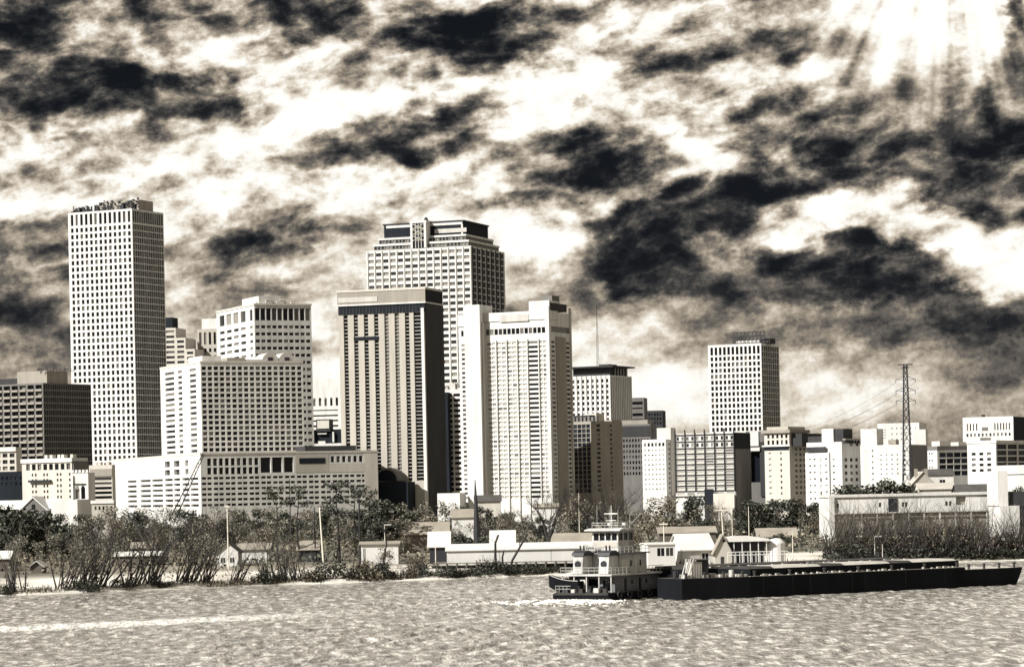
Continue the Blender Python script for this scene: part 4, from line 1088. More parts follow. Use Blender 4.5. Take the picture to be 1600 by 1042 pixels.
# left bank willow clumps (photo column, metres inland, top row)
for (px, t, yt, k) in [(22, 3, 838, 'willow:4'), (98, 4, 826, 'willow:1'), (126, 3, 818, 'willow:3'), (150, 3, 800, 'willow:1'), (205, 3, 810, 'willow:1'),
        (232, 4, 806, 'willow:5'), (288, 4, 803, 'willow:3'), (318, 3, 826, 'willow:5'), (368, 3, 842, 'willow:3'), (420, 4, 836, 'willow:2'), (446, 3, 834, 'willow:4'), (464, 3, 850, 'willow:2')]:
    x = XR(px, 880) * 575; d = shore(x) + t; plant(px, d, yt, k)
for (px, t, yt, k) in [(495, 2, 878, 'shrub:1'), (512, 4, 872, 'shrub:2'), (548, 3, 870, 'shrub:1'), (572, 2, 866, 'shrub:3'), (596, 4, 873, 'shrub:2'), (618, 2, 882, 'shrub:1'), (640, 2, 878, 'shrub:3'), (662, 3, 880, 'shrub:2'), (690, 2, 890, 'shrub:1'), (716, 3, 888, 'shrub:2'), (740, 2, 885, 'shrub:4'),
        (764, 3, 868, 'shrub:2'), (778, 2, 872, 'shrub:4'), (795, 4, 878, 'shrub:2'), (820, 3, 882, 'shrub:4'), (845, 3, 880, 'shrub:2'), (868, 4, 882, 'shrub:4'), (5, 2, 906, 'shrub:4'), (135, 2, 900, 'shrub:2'), (410, 2, 886, 'shrub:2'), (440, 2, 885, 'shrub:4'), (250, 2, 895, 'shrub:4'), (195, 2, 897, 'shrub:2'), (604, 26, 850, 'mid:1'), (652, 20, 862, 'shrub:3')]:
    x = XR(px, 880) * 600; d = shore(x) + t; plant(px, d, yt, k, 1.15)
# right bank thicket behind the tow
for i in range(30):
    px = 1296 + i * 10.5 + R_.uniform(-4, 4); x = XR(px, 860) * 670; d = shore(x) + R_.uniform(3, 16)
    plant(px, d, R_.uniform(781, 812), 'willow:%d' % R_.choice([2, 4, 1, 3]), 1.1)
for i in range(13):
    px = 1330 + i * 23 + R_.uniform(-5, 5); x = XR(px, 860) * 670; d = shore(x) + 3
    plant(px, d, R_.uniform(842, 852), 'shrub:%d' % R_.choice([2, 4]), 1.3)
for i in range(13):
    px = 694 + i * 15 + R_.uniform(-4, 4); x = XR(px, 880) * 600; plant(px, shore(x) + R_.uniform(1, 3), R_.uniform(876, 886), R_.choice(['shrub:2', 'shrub:4']), 1.3)
for i in range(12):
    px = 1312 + i * 21 + R_.uniform(-6, 6); plant(px, 765 + R_.uniform(-15, 15), R_.uniform(797, 812), R_.choice(['mid:2', 'mid:4', 'mid:1', 'bare:3']), 1.1)
# trees between the houses and the city
rows = [(740, 26, 818, 850), (860, 24, 800, 828), (990, 24, 788, 812), (1120, 24, 780, 802)]
for (d0, stp, ya, yb) in rows:
    px = -10 + R_.uniform(0, 20)
    while px < 1610:
        d = d0 + R_.uniform(-50, 50); yt = R_.uniform(ya, yb)
        k = R_.choices(['oak:1', 'oak:2', 'oak:3', 'mid:1', 'mid:2', 'mid:3', 'mid:4', 'bare:2'], [2.2, 2.2, 2.2, 2, 4.2, 2, 4.2, 2] if not (850 < px < 1290 or (160 < px < 520 and d0 < 950)) else [.8, .8, .8, 2.5, 4, 2.5, 4, 6])[0]
        ok = True
        if d0 < 800 and (640 < px < 945 or 1000 < px < 1215 or 1285 < px or 340 < px < 395 or (60 < px < 560 and R_.random() < .5)): ok = False
        if 1290 < px and d0 < 900: ok = False
        if 1290 < px and d0 >= 900: yt = max(yt, 786 - (px - 1290) * .02)
        if px > 1460 and d0 > 900: ok = False
        if 600 < px < 700 and d0 > 900: yt -= 8
        if px < 170 and d0 > 900: yt = max(yt, 800)
        if ok: plant(px, d, yt, k)
        px += stp * R_.uniform(.75, 1.3)
for (px, d, yt, k, sx) in [(10, 800, 782, 'oak:1', 1.0), (42, 790, 784, 'oak:2', 1.1), (70, 830, 795, 'oak:3', 1), (432, 690, 766, 'pine:1', .9), (466, 720, 764, 'pine:2', 1.0), (530, 700, 752, 'pine:3', 1.1), (556, 740, 764, 'pine:1', 1.2), (580, 760, 770, 'pine:2', 1.2), (602, 800, 768, 'oak:2', 1.0),
        (858, 690, 736, 'bare:1', .85), (952, 720, 738, 'bare:2', 1.0), (975, 760, 752, 'bare:3', 1.0), (930, 800, 765, 'bare:1', 1.0), (1125, 900, 778, 'bare:3', 1.0), (1018, 900, 775, 'mid:1', 1.0), (800, 820, 785, 'bare:3', 1.0), (365, 760, 790, 'bare:2', .9), (300, 770, 798, 'bare:1', .9), (230, 800, 800, 'bare:3', 1),
        (1338, 1050, 752, 'oak:1', 1.2), (1362, 1070, 748, 'oak:2', 1.2), (1388, 1040, 744, 'oak:3', 1.1), (1412, 1060, 752, 'oak:1', 1.2), (1438, 1030, 762, 'oak:2', 1.2), (1470, 1000, 768, 'mid:2', 1.0), (1595, 900, 757, 'oak:3', .8), (1240, 1000, 772, 'oak:2', 1.2), (1200, 1000, 776, 'oak:1', 1.2), (1170, 980, 778, 'oak:3', 1.1), (1272, 1010, 778, 'oak:2', 1), (725, 690, 828, 'oak:2', .9), (760, 695, 836, 'oak:1', .9), (1252, 740, 815, 'pine:2', .8), (1045, 1000, 768, 'mid:3', 1.2), (905, 1000, 770, 'mid:1', 1.2), (1080, 1010, 770, 'oak:1', 1.1)]:
    plant(px, d, yt, k, sx)
WORD = {'oak': ('evergreen_tree', 'dark leafy evergreen', 'tree'), 'mid': ('deciduous_tree', 'thin half bare tree', 'tree'), 'bare': ('bare_tree', 'leafless branching tree', 'tree'), 'willow': ('willow_clump', 'bare willow clump', 'shrub'), 'shrub': ('bank_shrub', 'low tangled bank shrub', 'shrub'), 'pine': ('pine_tree', 'tall ragged pine', 'tree')}
MARKS = [(90, 'below the white church'), (180, 'below the tall gridded tower'), (320, 'before the podium corner'), (480, 'before the podium decks'), (600, 'before the podium right end'), (700, 'below the striped hotel'), (850, 'below the bright white hotel'), (900, 'left of the towboat'), (1010, 'behind the towboat'), (1170, 'below the balcony block'), (1290, 'below the corniced hotel'), (1430, 'before terminal left half'), (2000, 'before terminal right half')]
NTH = ['first', 'second', 'third', 'fourth', 'fifth', 'sixth', 'seventh', 'eighth', 'ninth', 'tenth', 'eleventh', 'twelfth', 'thirteenth', 'fourteenth', 'fifteenth', 'sixteenth', 'seventeenth', 'eighteenth', 'nineteenth', 'twentieth'] + ['twenty-' + w for w in ('first', 'second', 'third', 'fourth', 'fifth', 'sixth', 'seventh', 'eighth', 'ninth')]
def zone(d): return 'on the shore' if d < 690 else ('among houses' if d < 880 else 'in rear belt')
buckets = {}
for q in PLANTS:
    px, d, z0, s, sx, kind = q
    if px > 1290 and kind.startswith(('willow', 'shrub')): zn = 'on the right bank'
    else: zn = zone(d)
    mk = next(m for (lim, m) in MARKS if px < lim)
    buckets.setdefault((kind.split(':')[0], zn, mk), []).append(q)
for (base, zn, mk), lst in buckets.items():
    nm, ph, ct = WORD[base]; lst.sort()
    for i, (px, d, z0, s, sx, kind) in enumerate(lst):
        lab = ph + ' ' + zn + ' ' + mk + ('' if len(lst) == 1 else ', %s from left' % NTH[i])
        root = empty(nm, lab, ct, PG(px, d, z0), 0 if base == 'willow' else R_.uniform(0, 6.28), ph.replace('clump', 'clumps') + ' ' + zn)
        root.scale = (s * sx, s * sx, s)
        for (pn, me) in proto(kind): link(pn, me, root, kind='stuff' if pn in ('twigs', 'foliage') else None)
# rough weeds along the water line
wb = MB()
for i in range(5200):
    x = R_.uniform(-112, 120)
    t = abs(R_.gauss(0, 3.0)) + .3
    d = shore(x) + t; h = R_.uniform(.25, 1.1) * (1.3 if R_.random() < .15 else 1); z = max(.05, min(1.6, t * .22 - .1))
    w = R_.uniform(.06, .25); a = R_.uniform(0, 3.1)
    wb.tri((x - w * math.cos(a), d - w * math.sin(a), z - .3), (x + w * math.cos(a), d + w * math.sin(a), z - .3), (x + R_.gauss(0, .3), d, z + h))
wb.build('bank_weeds', LEAF_M, kind='stuff', label='rough dead weeds fringing the water line')

# undergrowth filling the gaps between houses and trees
ub = MB(); ub2 = MB()
for i in range(30000):
    d = 655 + 520 * R_.random() ** 1.4; px = R_.uniform(-30, 1630)
    x = XR(px, 830) * d
    t = d - shore(x)
    if t < 22: continue
    den = .5 + .5 * math.sin(x * .13 + 1.7 * math.sin(d * .05)) * math.sin(d * .06 + x * .03)
    if R_.random() > .25 + den: continue
    if d < 705 and R_.random() < .85: continue
    h = (.4 + 3.4 * den * (1.0 if d > 740 else .5)) * R_.random() ** .6
    s = R_.uniform(.25, .65)
    tt = Vector((R_.gauss(0, 1), R_.gauss(0, 1), R_.gauss(0, .8))).normalized(); u = tt.cross(Vector((R_.gauss(0, 1), R_.gauss(0, 1), R_.gauss(0, 1)))).normalized()
    c = Vector((x, d, 2.0 + h))
    (ub if (math.sin(x * .06 + d * .02) + R_.gauss(0, .6)) > 0 else ub2).quad(c - tt * s, c + u * s * .6, c + tt * s, c - u * s * .6)
ub.build('undergrowth', LEAF_M, kind='stuff', label='dense dull undergrowth between the houses and trees')
ub2.build('undergrowth', LEAF_D, kind='stuff', label='dark evergreen undergrowth between the houses and trees')
# ---------------------------------------------------------------- bank side houses, docks, poles
WALLW = mat('white painted boards', (.56, .55, .525), .7, .12)
TIN = mat('pale metal roof', (.53, .52, .49), .6, .14)
SHING = mat('tan shingle roof', (.26, .235, .195), .9, .25, streak=0)
SHINGD = mat('dark shingle roof', (.07, .066, .062), .9, .3, streak=0)
WOOD = mat('weathered timber', (.11, .098, .084), .9, .3)
def zat(px, py, d): return CAMZ + ZR(px, py) * d
def house(name, label, px0, px1, yeave, yridge, d, dep=8.0, wall=WALLW, roof=TIN, yaw=0.0, gable=False, zb=2.0, doors=(), wins=(), over=.5, cat='house', pitch_dir='x', group=None):
    """house front between two photo columns. gable: the gable end looks at the river"""
    pm = (px0 + px1) / 2
    x0, x1 = XR(px0, yeave) * d, XR(px1, yeave) * d
    W = x1 - x0; ze = zat(pm, yeave, d) - zb; zr = zat(pm, yridge, d) - zb
    root = empty(name, label, cat, (x0, d, zb), math.radians(yaw), group)
    wb_ = MB(); rects = []
    for (a, b_, h0, h1) in wins: rects.append((a * W, b_ * W, h0 * ze, h1 * ze))
    facade(wb_, 'F', 0, 0, W, -1.5, ze, rects, .12)
    wb_.quad((0, dep, -1.5), (0, 0, -1.5), (0, 0, ze), (0, dep, ze)); wb_.quad((W, 0, -1.5), (W, dep, -1.5), (W, dep, ze), (W, 0, ze)); wb_.quad((W, dep, -1.5), (0, dep, -1.5), (0, dep, ze), (W, dep, ze))
    if gable:
        wb_.tri((0, 0, ze), (W, 0, ze), (W / 2, 0, zr)); wb_.tri((W, dep, ze), (0, dep, ze), (W / 2, dep, zr))
    else:
        wb_.tri((0, dep, ze), (0, 0, ze), (0, dep / 2, zr)); wb_.tri((W, 0, ze), (W, dep, ze), (W, dep / 2, zr))
    wb_.build('wall', wall, root)
    rb_ = MB(); t = .22
    if gable:
        k = (zr - ze) / (W / 2)
        for s_ in (0, 1):
            pts = [(W / 2, zr + .02), (W / 2, zr + t), (-over, ze - k * over + t), (-over, ze - k * over + .02)]
            if s_: pts = [(W - a, z) for a, z in pts][::-1]
            rb_.prism(pts, -over, dep + over)
    else:
        k = (zr - ze) / (dep / 2)
        for s_ in (0, 1):
            ya, za = (-over, ze - k * over) if not s_ else (dep + over, ze - k * over)
            A = [(-over, ya, za + .02), (W + over, ya, za + .02), (W + over, dep / 2, zr + .02), (-over, dep / 2, zr + .02)]
            B_ = [(p[0], p[1], p[2] + t) for p in A]
            rb_.quad(*B_) if not s_ else rb_.quad(*B_[::-1])
            rb_.quad(*A[::-1]) if not s_ else rb_.quad(*A)
            rb_.quad(A[0], A[1], B_[1], B_[0]); rb_.quad(A[1], A[2], B_[2], B_[1]); rb_.quad(A[3], A[0], B_[0], B_[3])
    rb_.build('roof', roof, root)
    for q in rects:
        w = MB().box(q[0] - .02, q[1] + .02, .1, .2, q[2] - .02, q[3] + .02).build('window', GLASS, root)
        MB().box((q[0] + q[1]) / 2 - .05, (q[0] + q[1]) / 2 + .05, .04, .09, q[2], q[3]).build('mullion', WALLW, w)
    for (a, b_, h1, m_) in doors: MB().box(a * W, b_ * W, -.08, -.01, -.2, h1 * ze).build('door', m_, root)
    return root
# left bank houses
house('gable_house', 'small white gable fronted house among the left bank willows', 338, 372, 862, 848, 690, 10, roof=SHINGD, gable=True, wins=[(.2, .4, .25, .6), (.62, .82, .25, .6)])
house('low_house', 'low tan roofed house behind the small white gable house', 372, 420, 858, 850, 730, 9, roof=SHING)
house('cottage', 'tiny cottage with white gable at the left edge of the bank', 48, 66, 884, 877, 660, 6, roof=TIN, gable=True, wall=WOOD)
house('cottage', 'cottage roof half hidden by the leftmost willows', -6, 14, 872, 862, 690, 7, roof=TIN, wall=WOOD)
house('long_house', 'long low roofed house behind the leaning willows', 180, 250, 868, 863, 720, 9, roof=TIN, wall=WOOD)
house('long_house', 'brown roofed house under the trees before the podium', 205, 240, 856, 848, 800, 9, roof=SHING, wall=WOOD)
house('dark_shed', 'dark open shed right of the pine trunk on the left bank', 466, 497, 858, 846, 720, 8, roof=SHING, wall=STEEL)
house('white_shed', 'white boarded shed with flat roof between shrubs and dark pole', 564, 622, 850, 847, 680, 7, roof=SHING, wins=[(.06, .12, .1, .8), (.62, .66, .1, .8)], cat='shed')
house('low_house', 'broad tan roofed house left of the white roof by the spire', 622, 700, 834, 817, 800, 12, roof=SHING, wall=WOOD)
house('low_house', 'tan roofed house peeping through trees below the striped hotel', 585, 640, 836, 826, 850, 10, roof=SHING, wall=WOOD)
house('steep_house', 'house with steep bright metal roof left of the long white boathouse', 671, 701, 853, 832, 672, 10, roof=TIN, wall=STEEL, cat='house')
house('steep_house', 'house with bright metal roof behind the long boathouse, right of the spire', 768, 803, 850, 830, 690, 10, roof=TIN, wall=WALLW)
house('low_house', 'tan roofed house behind the boathouse, left of the towboat', 862, 946, 850, 834, 700, 12, roof=SHING, wall=WOOD)
house('low_house', 'pale roofed house between the tree belt and the spire', 706, 744, 808, 796, 950, 12, roof=SHING, wall=WALLW)
house('low_house', 'dark hip roofed pavilion below the white hotel', 742, 782, 783, 774, 1150, 14, roof=SHINGD, wall=CREAM)
house('low_house', 'small white house below the foot of the white hotel', 835, 872, 792, 787, 1100, 12, roof=SHING, wall=WALLW)
house('low_house', 'tan roofed house behind the towboat wheelhouse', 1030, 1118, 832, 824, 800, 12, roof=SHING, wall=WOOD)
house('low_house', 'tan roofed house behind the deck pavilion right of the gable cottage', 1185, 1245, 838, 826, 800, 12, roof=SHING, wall=WOOD)
# long boathouse on a piled dock
dB = 640; dz0 = zat(800, 877, dB)
bh = house('boathouse', 'long low white boathouse with pale roof on a dark piled dock', 698, 946, 858, 849.5, dB, 9, roof=TIN, zb=dz0, wins=[(.33, .335, .0, .9), (.655, .66, 0, .9)], cat='boathouse', over=.35)
rbx = MB(); xA, xB = XR(676, 880) * dB, XR(952, 880) * dB
dock = empty('dock', 'dark timber dock on piles below the long white boathouse', 'dock', (xA, dB - 4, 0))
MB().box(0, xB - xA, 0, 16, dz0 - .62, dz0 - .02).build('deck', WOOD, dock)
MB().box(0, xB - xA, 2.5, 3.0, -1.0, dz0 - .64).build('bulkhead', STEEL, dock)
pm_ = MB().tube((0, 0, -2), (0, 0, dz0 - .1), .24, .22, 7, True).mesh('pile', WOOD)
for i in range(18): link('pile', pm_, dock, ((xB - xA) * (i + .5) / 18, -.3, 0))
wm_ = MB().box(0, (xB - xA), -.35, -.1, -.18, .18).mesh('waling', LSTEEL)
link('waling', wm_, dock, (0, 0, dz0 - .3))
# right hand landing behind the tow
dR = 640
def zR_(py, px=1120): return zat(px, py, dR)
h1 = house('site_office', 'white flat roofed cabin with two dark windows beside the towboat', 1012, 1056, 851, 849, dR, 9, zb=zR_(884), roof=TIN, wins=[(.34, .60, .50, .86), (.66, .92, .50, .86)], yaw=8, cat='cabin', over=.25)
h2 = house('gable_cottage', 'white cottage with bright steep metal roof above the deck barge', 1066, 1118, 858, 835, dR + 8, 10, zb=zR_(884), roof=TIN, wins=[(.62, .82, .1, .75)], doors=[(.30, .56, .85, LSTEEL)], yaw=14, cat='cottage')
h3 = house('lean_to', 'tan gabled lean-to at the right end of the white cottage', 1117, 1142, 860, 836, dR + 3, 7, wall=TAN2, roof=SHING, zb=zR_(884), gable=True, doors=[(.35, .55, .6, STEEL)], cat='shed')
pv = empty('deck_pavilion', 'open pavilion with white flat roof on thin posts behind the tow', 'pavilion', (XR(1136, 860) * dR, dR + 4, zR_(884)))
Wp = (XR(1200, 860) - XR(1136, 860)) * dR; Hp = zR_(847) - zR_(884)
MB().prism([(-.8, Hp), (Wp + .9, Hp), (Wp + .5, Hp + .55), (Wp * .6, Hp + 1.15), (Wp * .2, Hp + 1.15), (-.6, Hp + .6)], -1, 7.5).build('roof', TIN, pv)
MB().box(.3, Wp - .3, 1.0, 7, -.5, Hp - .01).build('back_wall', STEEL, pv)
pp = MB().box(-.09, .09, -.09, .09, -.5, Hp - .01).mesh('post', WALLW)
for i in range(6): link('post', pp, pv, (Wp * i / 5, -.5, 0))
def railing(name, label, px0, px1, py, d, h, n, m=WALLW):
    a, c = P(px0, py, d), P(px1, py, d)
    r0 = empty(name, label, 'railing', (a.x, d, a.z)); W = c.x - a.x; dzz = 0
    for k in (1.0, .55): MB().box(0, W, -.05, .05, h * k - .07, h * k + .07).build('rail', m, r0)
    ps = MB().box(-.07, .07, -.06, .06, -.8, h - .08).mesh('post', m)
    for i in range(n): link('post', ps, r0, (W * i / (n - 1), .1, 0))
    return r0
railing('railing', 'white deck railing in front of the open pavilion', 1137, 1232, 873, dR - 2, 1.5, 16)
lw = empty('landing_wharf', 'concrete faced wharf behind the tow carrying cabin and cottage', 'wharf', (XR(1000, 884) * dR, dR - 5, 0))
MB().box(0, (XR(1262, 884) - XR(1000, 884)) * dR, 0, 18, -1, zR_(884) - .05).build('wall', GREY, lw)
MB().box(-.3, (XR(1262, 884) - XR(1000, 884)) * dR + .3, -.35, 18.3, zR_(884) - .04, zR_(884) + .25).build('coping', CREAM, lw)
# round white fuel tank half hidden
tk = empty('storage_tank', 'small round pale tank right of the pavilion', 'tank', (XR(1213, 850) * (dR + 6), dR + 6, zR_(872)))
MB().lathe([(2.0, -3), (2.0, 3.0), (1.2, 3.9), (.1, 4.1)], n=16).build('shell', WALLW, tk)
# terminal shed on the right
dT = 830; x0, x1 = XR(1297, 790) * dT, XR(1566, 790) * dT; W = x1 - x0; zt = zat(1430, 774.5, dT) - 2
tm = empty('terminal_shed', 'long white terminal shed with two black openings behind the right bank thicket', 'terminal', (x0, dT, 2))
fr = lambda px: (XR(px, 790) * dT - x0)
zz = lambda py: zat(1430, py, dT) - 2
rr = [(fr(1388), fr(1402), zz(800), zz(778)), (fr(1494), fr(1509), zz(790), zz(776.5))]
sm = [(fr(px), fr(px + 4), zz(791), zz(784)) for px in (1307, 1373, 1409, 1414, 1477, 1483)]
wbm = MB(); facade(wbm, 'F', 0, 0, W, zz(799), zt, rr[1:] + sm, .8)
wbm.quad((0, 30, 0), (0, 0, 0), (0, 0, zt), (0, 30, zt)); wbm.quad((W, 0, 0), (W, 30, 0), (W, 30, zt), (W, 0, zt)); wbm.quad((0, 0, zt), (W, 0, zt), (W, 30, zt), (0, 30, zt))
wbm.build('wall', WHITE, tm)
MB().box(0, W, .9, 1.2, 0, zt - .1).build('inner_wall', TAN, tm)
MB().box(rr[0][0], rr[0][1], -.25, -.02, rr[0][2], rr[0][3]).build('loading_door', SLATE, tm)
MB().box(-.3, W + .3, -.5, 30.2, zt + .01, zt + .7).build('roof_edge', TIN, tm)
MB().box(0, W, -.6, -.3, zz(800.5), zz(798.8)).build('crane_rail', LSTEEL, tm)
col_me = MB().box(-.8, .8, -.7, .2, 0, zt - .05).mesh('column', WHITE)
link('column', col_me, tm, (.4, 0, 0))
col_me = MB().box(-.22, .22, -.35, .0, 0, zz(800)).mesh('column', CREAM)
for i in range(1, 11): link('column', col_me, tm, (W * i / 11, 0, 0))
eb = empty('terminal_annex', 'white annex with dark upper door at the right end of the terminal', 'building', (XR(1563, 790) * (dT - 25), dT - 25, 2))
We = (XR(1593, 790) - XR(1563, 790)) * (dT - 25); za = zat(1575, 790, dT - 25) - 2
MB().box(0, We, 0, 20, 0, za).build('wall', WHITE, eb)
MB().box(We * .5, We + 5, 3, 20, za + .01, zat(1575, 768, dT - 25) - 2).build('upper_wall', DGREY, eb)
MB().box(We + .01, We + 6, .5, 20, 0, za - .2).build('side_wing', SLATE, eb)
MB().box(-.3, We * .48, 2, 20, za + .01, zat(1575, 735, dT - 25) - 2).build('stair_tower', WHITE, eb)
# villas behind the terminal
v1 = house('brick_villa', 'tan gabled villa with chimneys beside the pylon foot', 1424, 1462, 757, 737, 1150, 14, wall=TAN2, roof=TAN2, gable=True, wins=[(.42, .58, .70, .95)], cat='house')
for u in (.25, .75):
    MB().box(u * 8, u * 8 + 1.2, 4, 5.2, 14, zat(1440, 732, 1150) - 2).build('chimney', TAN, v1)
house('pale_villa', 'low pale villa in front of the tan gabled villa', 1436, 1492, 764, 755, 1100, 12, wall=CREAM, roof=TAN2, wins=[(.1, .2, .4, .7), (.3, .4, .4, .7), (.6, .7, .4, .7)])
house('dark_roof_house', 'house with black flat roof behind the villas', 1446, 1490, 742, 733, 1220, 14, wall=WHITE, roof=SHINGD, wins=[(.5, .7, .6, .9)])
house('dark_roof_house', 'long dark roofed shed under trees right of the villas', 1496, 1558, 768, 757, 1080, 12, wall=DGREY, roof=SHINGD)

# ---------------------------------------------------------------- poles, spire, crane, pylon, bird
def pole(label, px, ytop, d, m, lean=0.0, arms=(), r=.16, name='utility_pole', lamp=False):
    zb = 2.0 if d > 645 else 1.2
    base = PG(px, d, zb); h = zat(px, ytop, d) - zb
    root = empty(name, label, 'pole', base)
    MB().tube((0, 0, -.5), (lean * h, 0, h), r * 1.25, r * .75, 7, True).build('shaft', m, root)
    for (k, w) in arms:
        MB().box(lean * h * k - w / 2, lean * h * k + w / 2, -r - .12, -r, h * k - .14, h * k + .14).build('crossarm', m, root)
    if lamp: MB().box(lean * h - .1, lean * h + 1.6, -.2, .2, h - .1, h + .2).build('lamp_head', LSTEEL, root)
    return root
PPOLE = mat('pale pole timber', (.62, .58, .50), .8, .15)
pole('pale slim pole among the left willows before the podium', 357, 788, 665, PPOLE, arms=((.97, 1.2),), r=.14)
pole('dark tall pole between the pine and the podium decks', 455, 748, 760, STEEL, r=.15)
pole('pale leaning pole right of the pines on the left bank', 506, 792, 650, PPOLE, lean=-.05, r=.17)
pole('dark pole beside the pine at the podium right end', 493, 792, 720, STEEL, r=.17)
pole('tall dark pole left of the white boarded shed', 563, 776, 690, STEEL, r=.24, arms=((.95, 1.6),))
pole('thin pale pole before the steep metal roof', 681, 850, 648, PPOLE, r=.1)
pole('white lamp post at the left end of the boathouse', 602, 820, 700, PPOLE, r=.1, lamp=True)
pole('pale pole with crossarm above the tan roof behind the cottage', 1132, 794, 720, PPOLE, lean=-.05, arms=((.96, 3.2),), r=.16)
pole('thin white pole at the left end of the pavilion', 1145, 797, 690, PPOLE, r=.09)
pole('thin white pole at the middle of the pavilion', 1171, 791, 690, PPOLE, r=.09)
pole('pale pole with small crossarm right of the towboat wheelhouse', 1038, 815, 680, PPOLE, arms=((.94, 2.0),), r=.12)
pole('bent lamp post beside the deck pavilion', 1239, 828, 660, PPOLE, r=.1, lamp=True)
pole('pale post before the terminal shed in the thicket', 1338, 838, 668, PPOLE, r=.09, lamp=True)
pole('pale post with lamp above the covered barge', 1367, 838, 664, PPOLE, r=.09, lamp=True)
pole('thin mast above the covered barge, right of the lamp posts', 1379, 850, 660, PPOLE, r=.07)
pole('slim pole at the left of the warehouse roofs before the white hotel', 906, 770, 800, PPOLE, r=.1)
sp = empty('spire', 'slender black tapering spire standing before the white hotel', 'spire', PG(747, 700, 2))
hs = zat(745, 748, 700) - 2
MB().lathe([(.95, -.5), (.85, hs * .35), (.55, hs * .6), (.30, hs * .82), (.10, hs * .985), (.02, hs)], n=8).build('shaft', STEEL, sp)
sp.rotation_euler = (0, math.radians(-1.0), 0)
# two dead trunks on the dock shore
def dead(label, pts, d, r):
    base = PG(pts[0][0], d, .8); o = empty('dead_trunk', label, 'tree', base, group='dead trunks at the boathouse')
    V = [P(px, py, d) - base for px, py in pts]; mb = MB()
    V[0] = Vector((0, 0, -.6))
    for i in range(len(V) - 1):
        mb.tube(V[i], V[i + 1], r * (1 - .5 * i / len(V)), r * (1 - .5 * (i + 1) / len(V)), 6, True)
    mb.build('trunk', BARK, o)
    tb = MB(); rg_ = random.Random(len(label))
    for i in range(3): branch(tb, rg_, V[-2], Vector((rg_.gauss(0, .6), 0, 1)).normalized(), 1.2, .06, 1, 2)
    tb.build('twigs', BARK, o)
dead('leaning dead trunk bent to the right before the boathouse', [(796, 895), (800, 876), (812, 855), (824, 834)], 630, .34)
dead('upright dead trunk before the middle of the boathouse', [(776, 895), (774, 868), (774, 848), (779, 835)], 630, .36)
dead('short forked dead trunk between two taller dead trunks', [(786, 895), (785, 870), (787, 862)], 630, .28)
dead('crooked bare trunk in front of the white boarded shed', [(597, 890), (600, 868), (604, 850), (602, 832), (598, 822)], 640, .26)
# crane jib
cr0 = empty('crane', 'lattice crane jib leaning up to the right before the podium', 'crane', PG(268, 900, 2))
A, B_ = P(272, 806, 900) - Vector(cr0.location), P(318, 709, 900) - Vector(cr0.location)
jb = MB(); ax = (B_ - A); sdv = Vector((ax.z, 0, -ax.x)).normalized()
for s_ in (-1, 1):
    for t_ in (-.6, .6):
        jb.tube(A + sdv * s_ * .8 + Vector((0, t_, 0)), B_ + sdv * s_ * .25 + Vector((0, t_ * .4, 0)), .14, .10, 4)
n_ = 16
for i in range(n_):
    a0, a1 = i / n_, (i + 1) / n_; s_ = 1 if i % 2 else -1
    jb.tube(A.lerp(B_, a0) + sdv * s_ * (.8 - .55 * a0) + Vector((0, -.6, 0)), A.lerp(B_, a1) - sdv * s_ * (.8 - .55 * a1) + Vector((0, -.5, 0)), .09, .09, 3)
jb.build('jib', STEEL, cr0)
MB().box(-2.5, 2.5, -1.5, 2, 0, 3.2).build('cab', STEEL, cr0)
MB().box(-3, 3, -2, 2.5, -.2, .9).build('track', STEEL, cr0)
MB().tube(A + Vector((-2.5, 0, 2)), B_, .06, .06, 3).build('stay_cable', STEEL, cr0)
# pylon
dP = 1250; pb = PG(1419.5, dP, 2); hp = zat(1417, 569.5, dP) - 2
py_ = empty('power_pylon', 'tall dark lattice power pylon with three pairs of arms', 'pylon', pb)
def half(k): return 2.1 * (1 - k) ** 1.1 + .72 * k ** .5 if k < 1 else .72
lv = [0, .12, .23, .33, .42, .50, .57, .63, .69, .74, .79, .84, .885, .93, .965, 1.0]
for sx_ in (-1, 1):
    for sy_ in (-1, 1):
        mb = MB()
        for i in range(len(lv) - 1):
            h0, h1_ = half(lv[i]), half(lv[i + 1])
            mb.tube((sx_ * h0, sy_ * h0, lv[i] * hp), (sx_ * h1_, sy_ * h1_, lv[i + 1] * hp), .19, .19, 4)
        mb.build('leg', STEEL, py_)
mb = MB()
for i in range(len(lv) - 1):
    h0, h1_ = half(lv[i]), half(lv[i + 1])
    for f_ in range(4):
        c0, s0 = ((1, 0), (0, 1), (-1, 0), (0, -1))[f_]
        def pt(u, h, z): return (c0 * h - s0 * u * h, s0 * h + c0 * u * h, z)
        mb.tube(pt(-1, h0, lv[i] * hp), pt(1, h1_, lv[i + 1] * hp), .11, .11, 3); mb.tube(pt(1, h0, lv[i] * hp), pt(-1, h1_, lv[i + 1] * hp), .11, .11, 3)
        mb.tube(pt(-1, h1_, lv[i + 1] * hp), pt(1, h1_, lv[i + 1] * hp), .11, .11, 3)
mb.build('bracing', STEEL, py_)
ARM = []
for yA in (591, 608.5, 624.5):
    zA = zat(1417, yA, dP) - 2
    for s_ in (-1, 1):
        am = MB(); e = (s_ * 4.2, -1.5 * s_ * 0, zA - .5)
        for o_ in (-.8, .8): am.tube((s_ * .8, o_, zA + .9), e, .13, .10, 3); am.tube((s_ * .8, o_, zA - .5), e, .13, .10, 3)
        am.tube(e, (e[0], e[1], e[2] - 1.3), .14, .14, 5)
        am.build('arm', STEEL, py_); ARM.append((e[0], e[1], e[2] - 1.3))
am = MB(); am.box(-3.2, 3.2, -.3, .3, hp - .2, hp + .25); am.box(-1.6, 1.6, -.25, .25, hp - 1.5, hp - 1.1); am.build('top_beam', STEEL, py_)
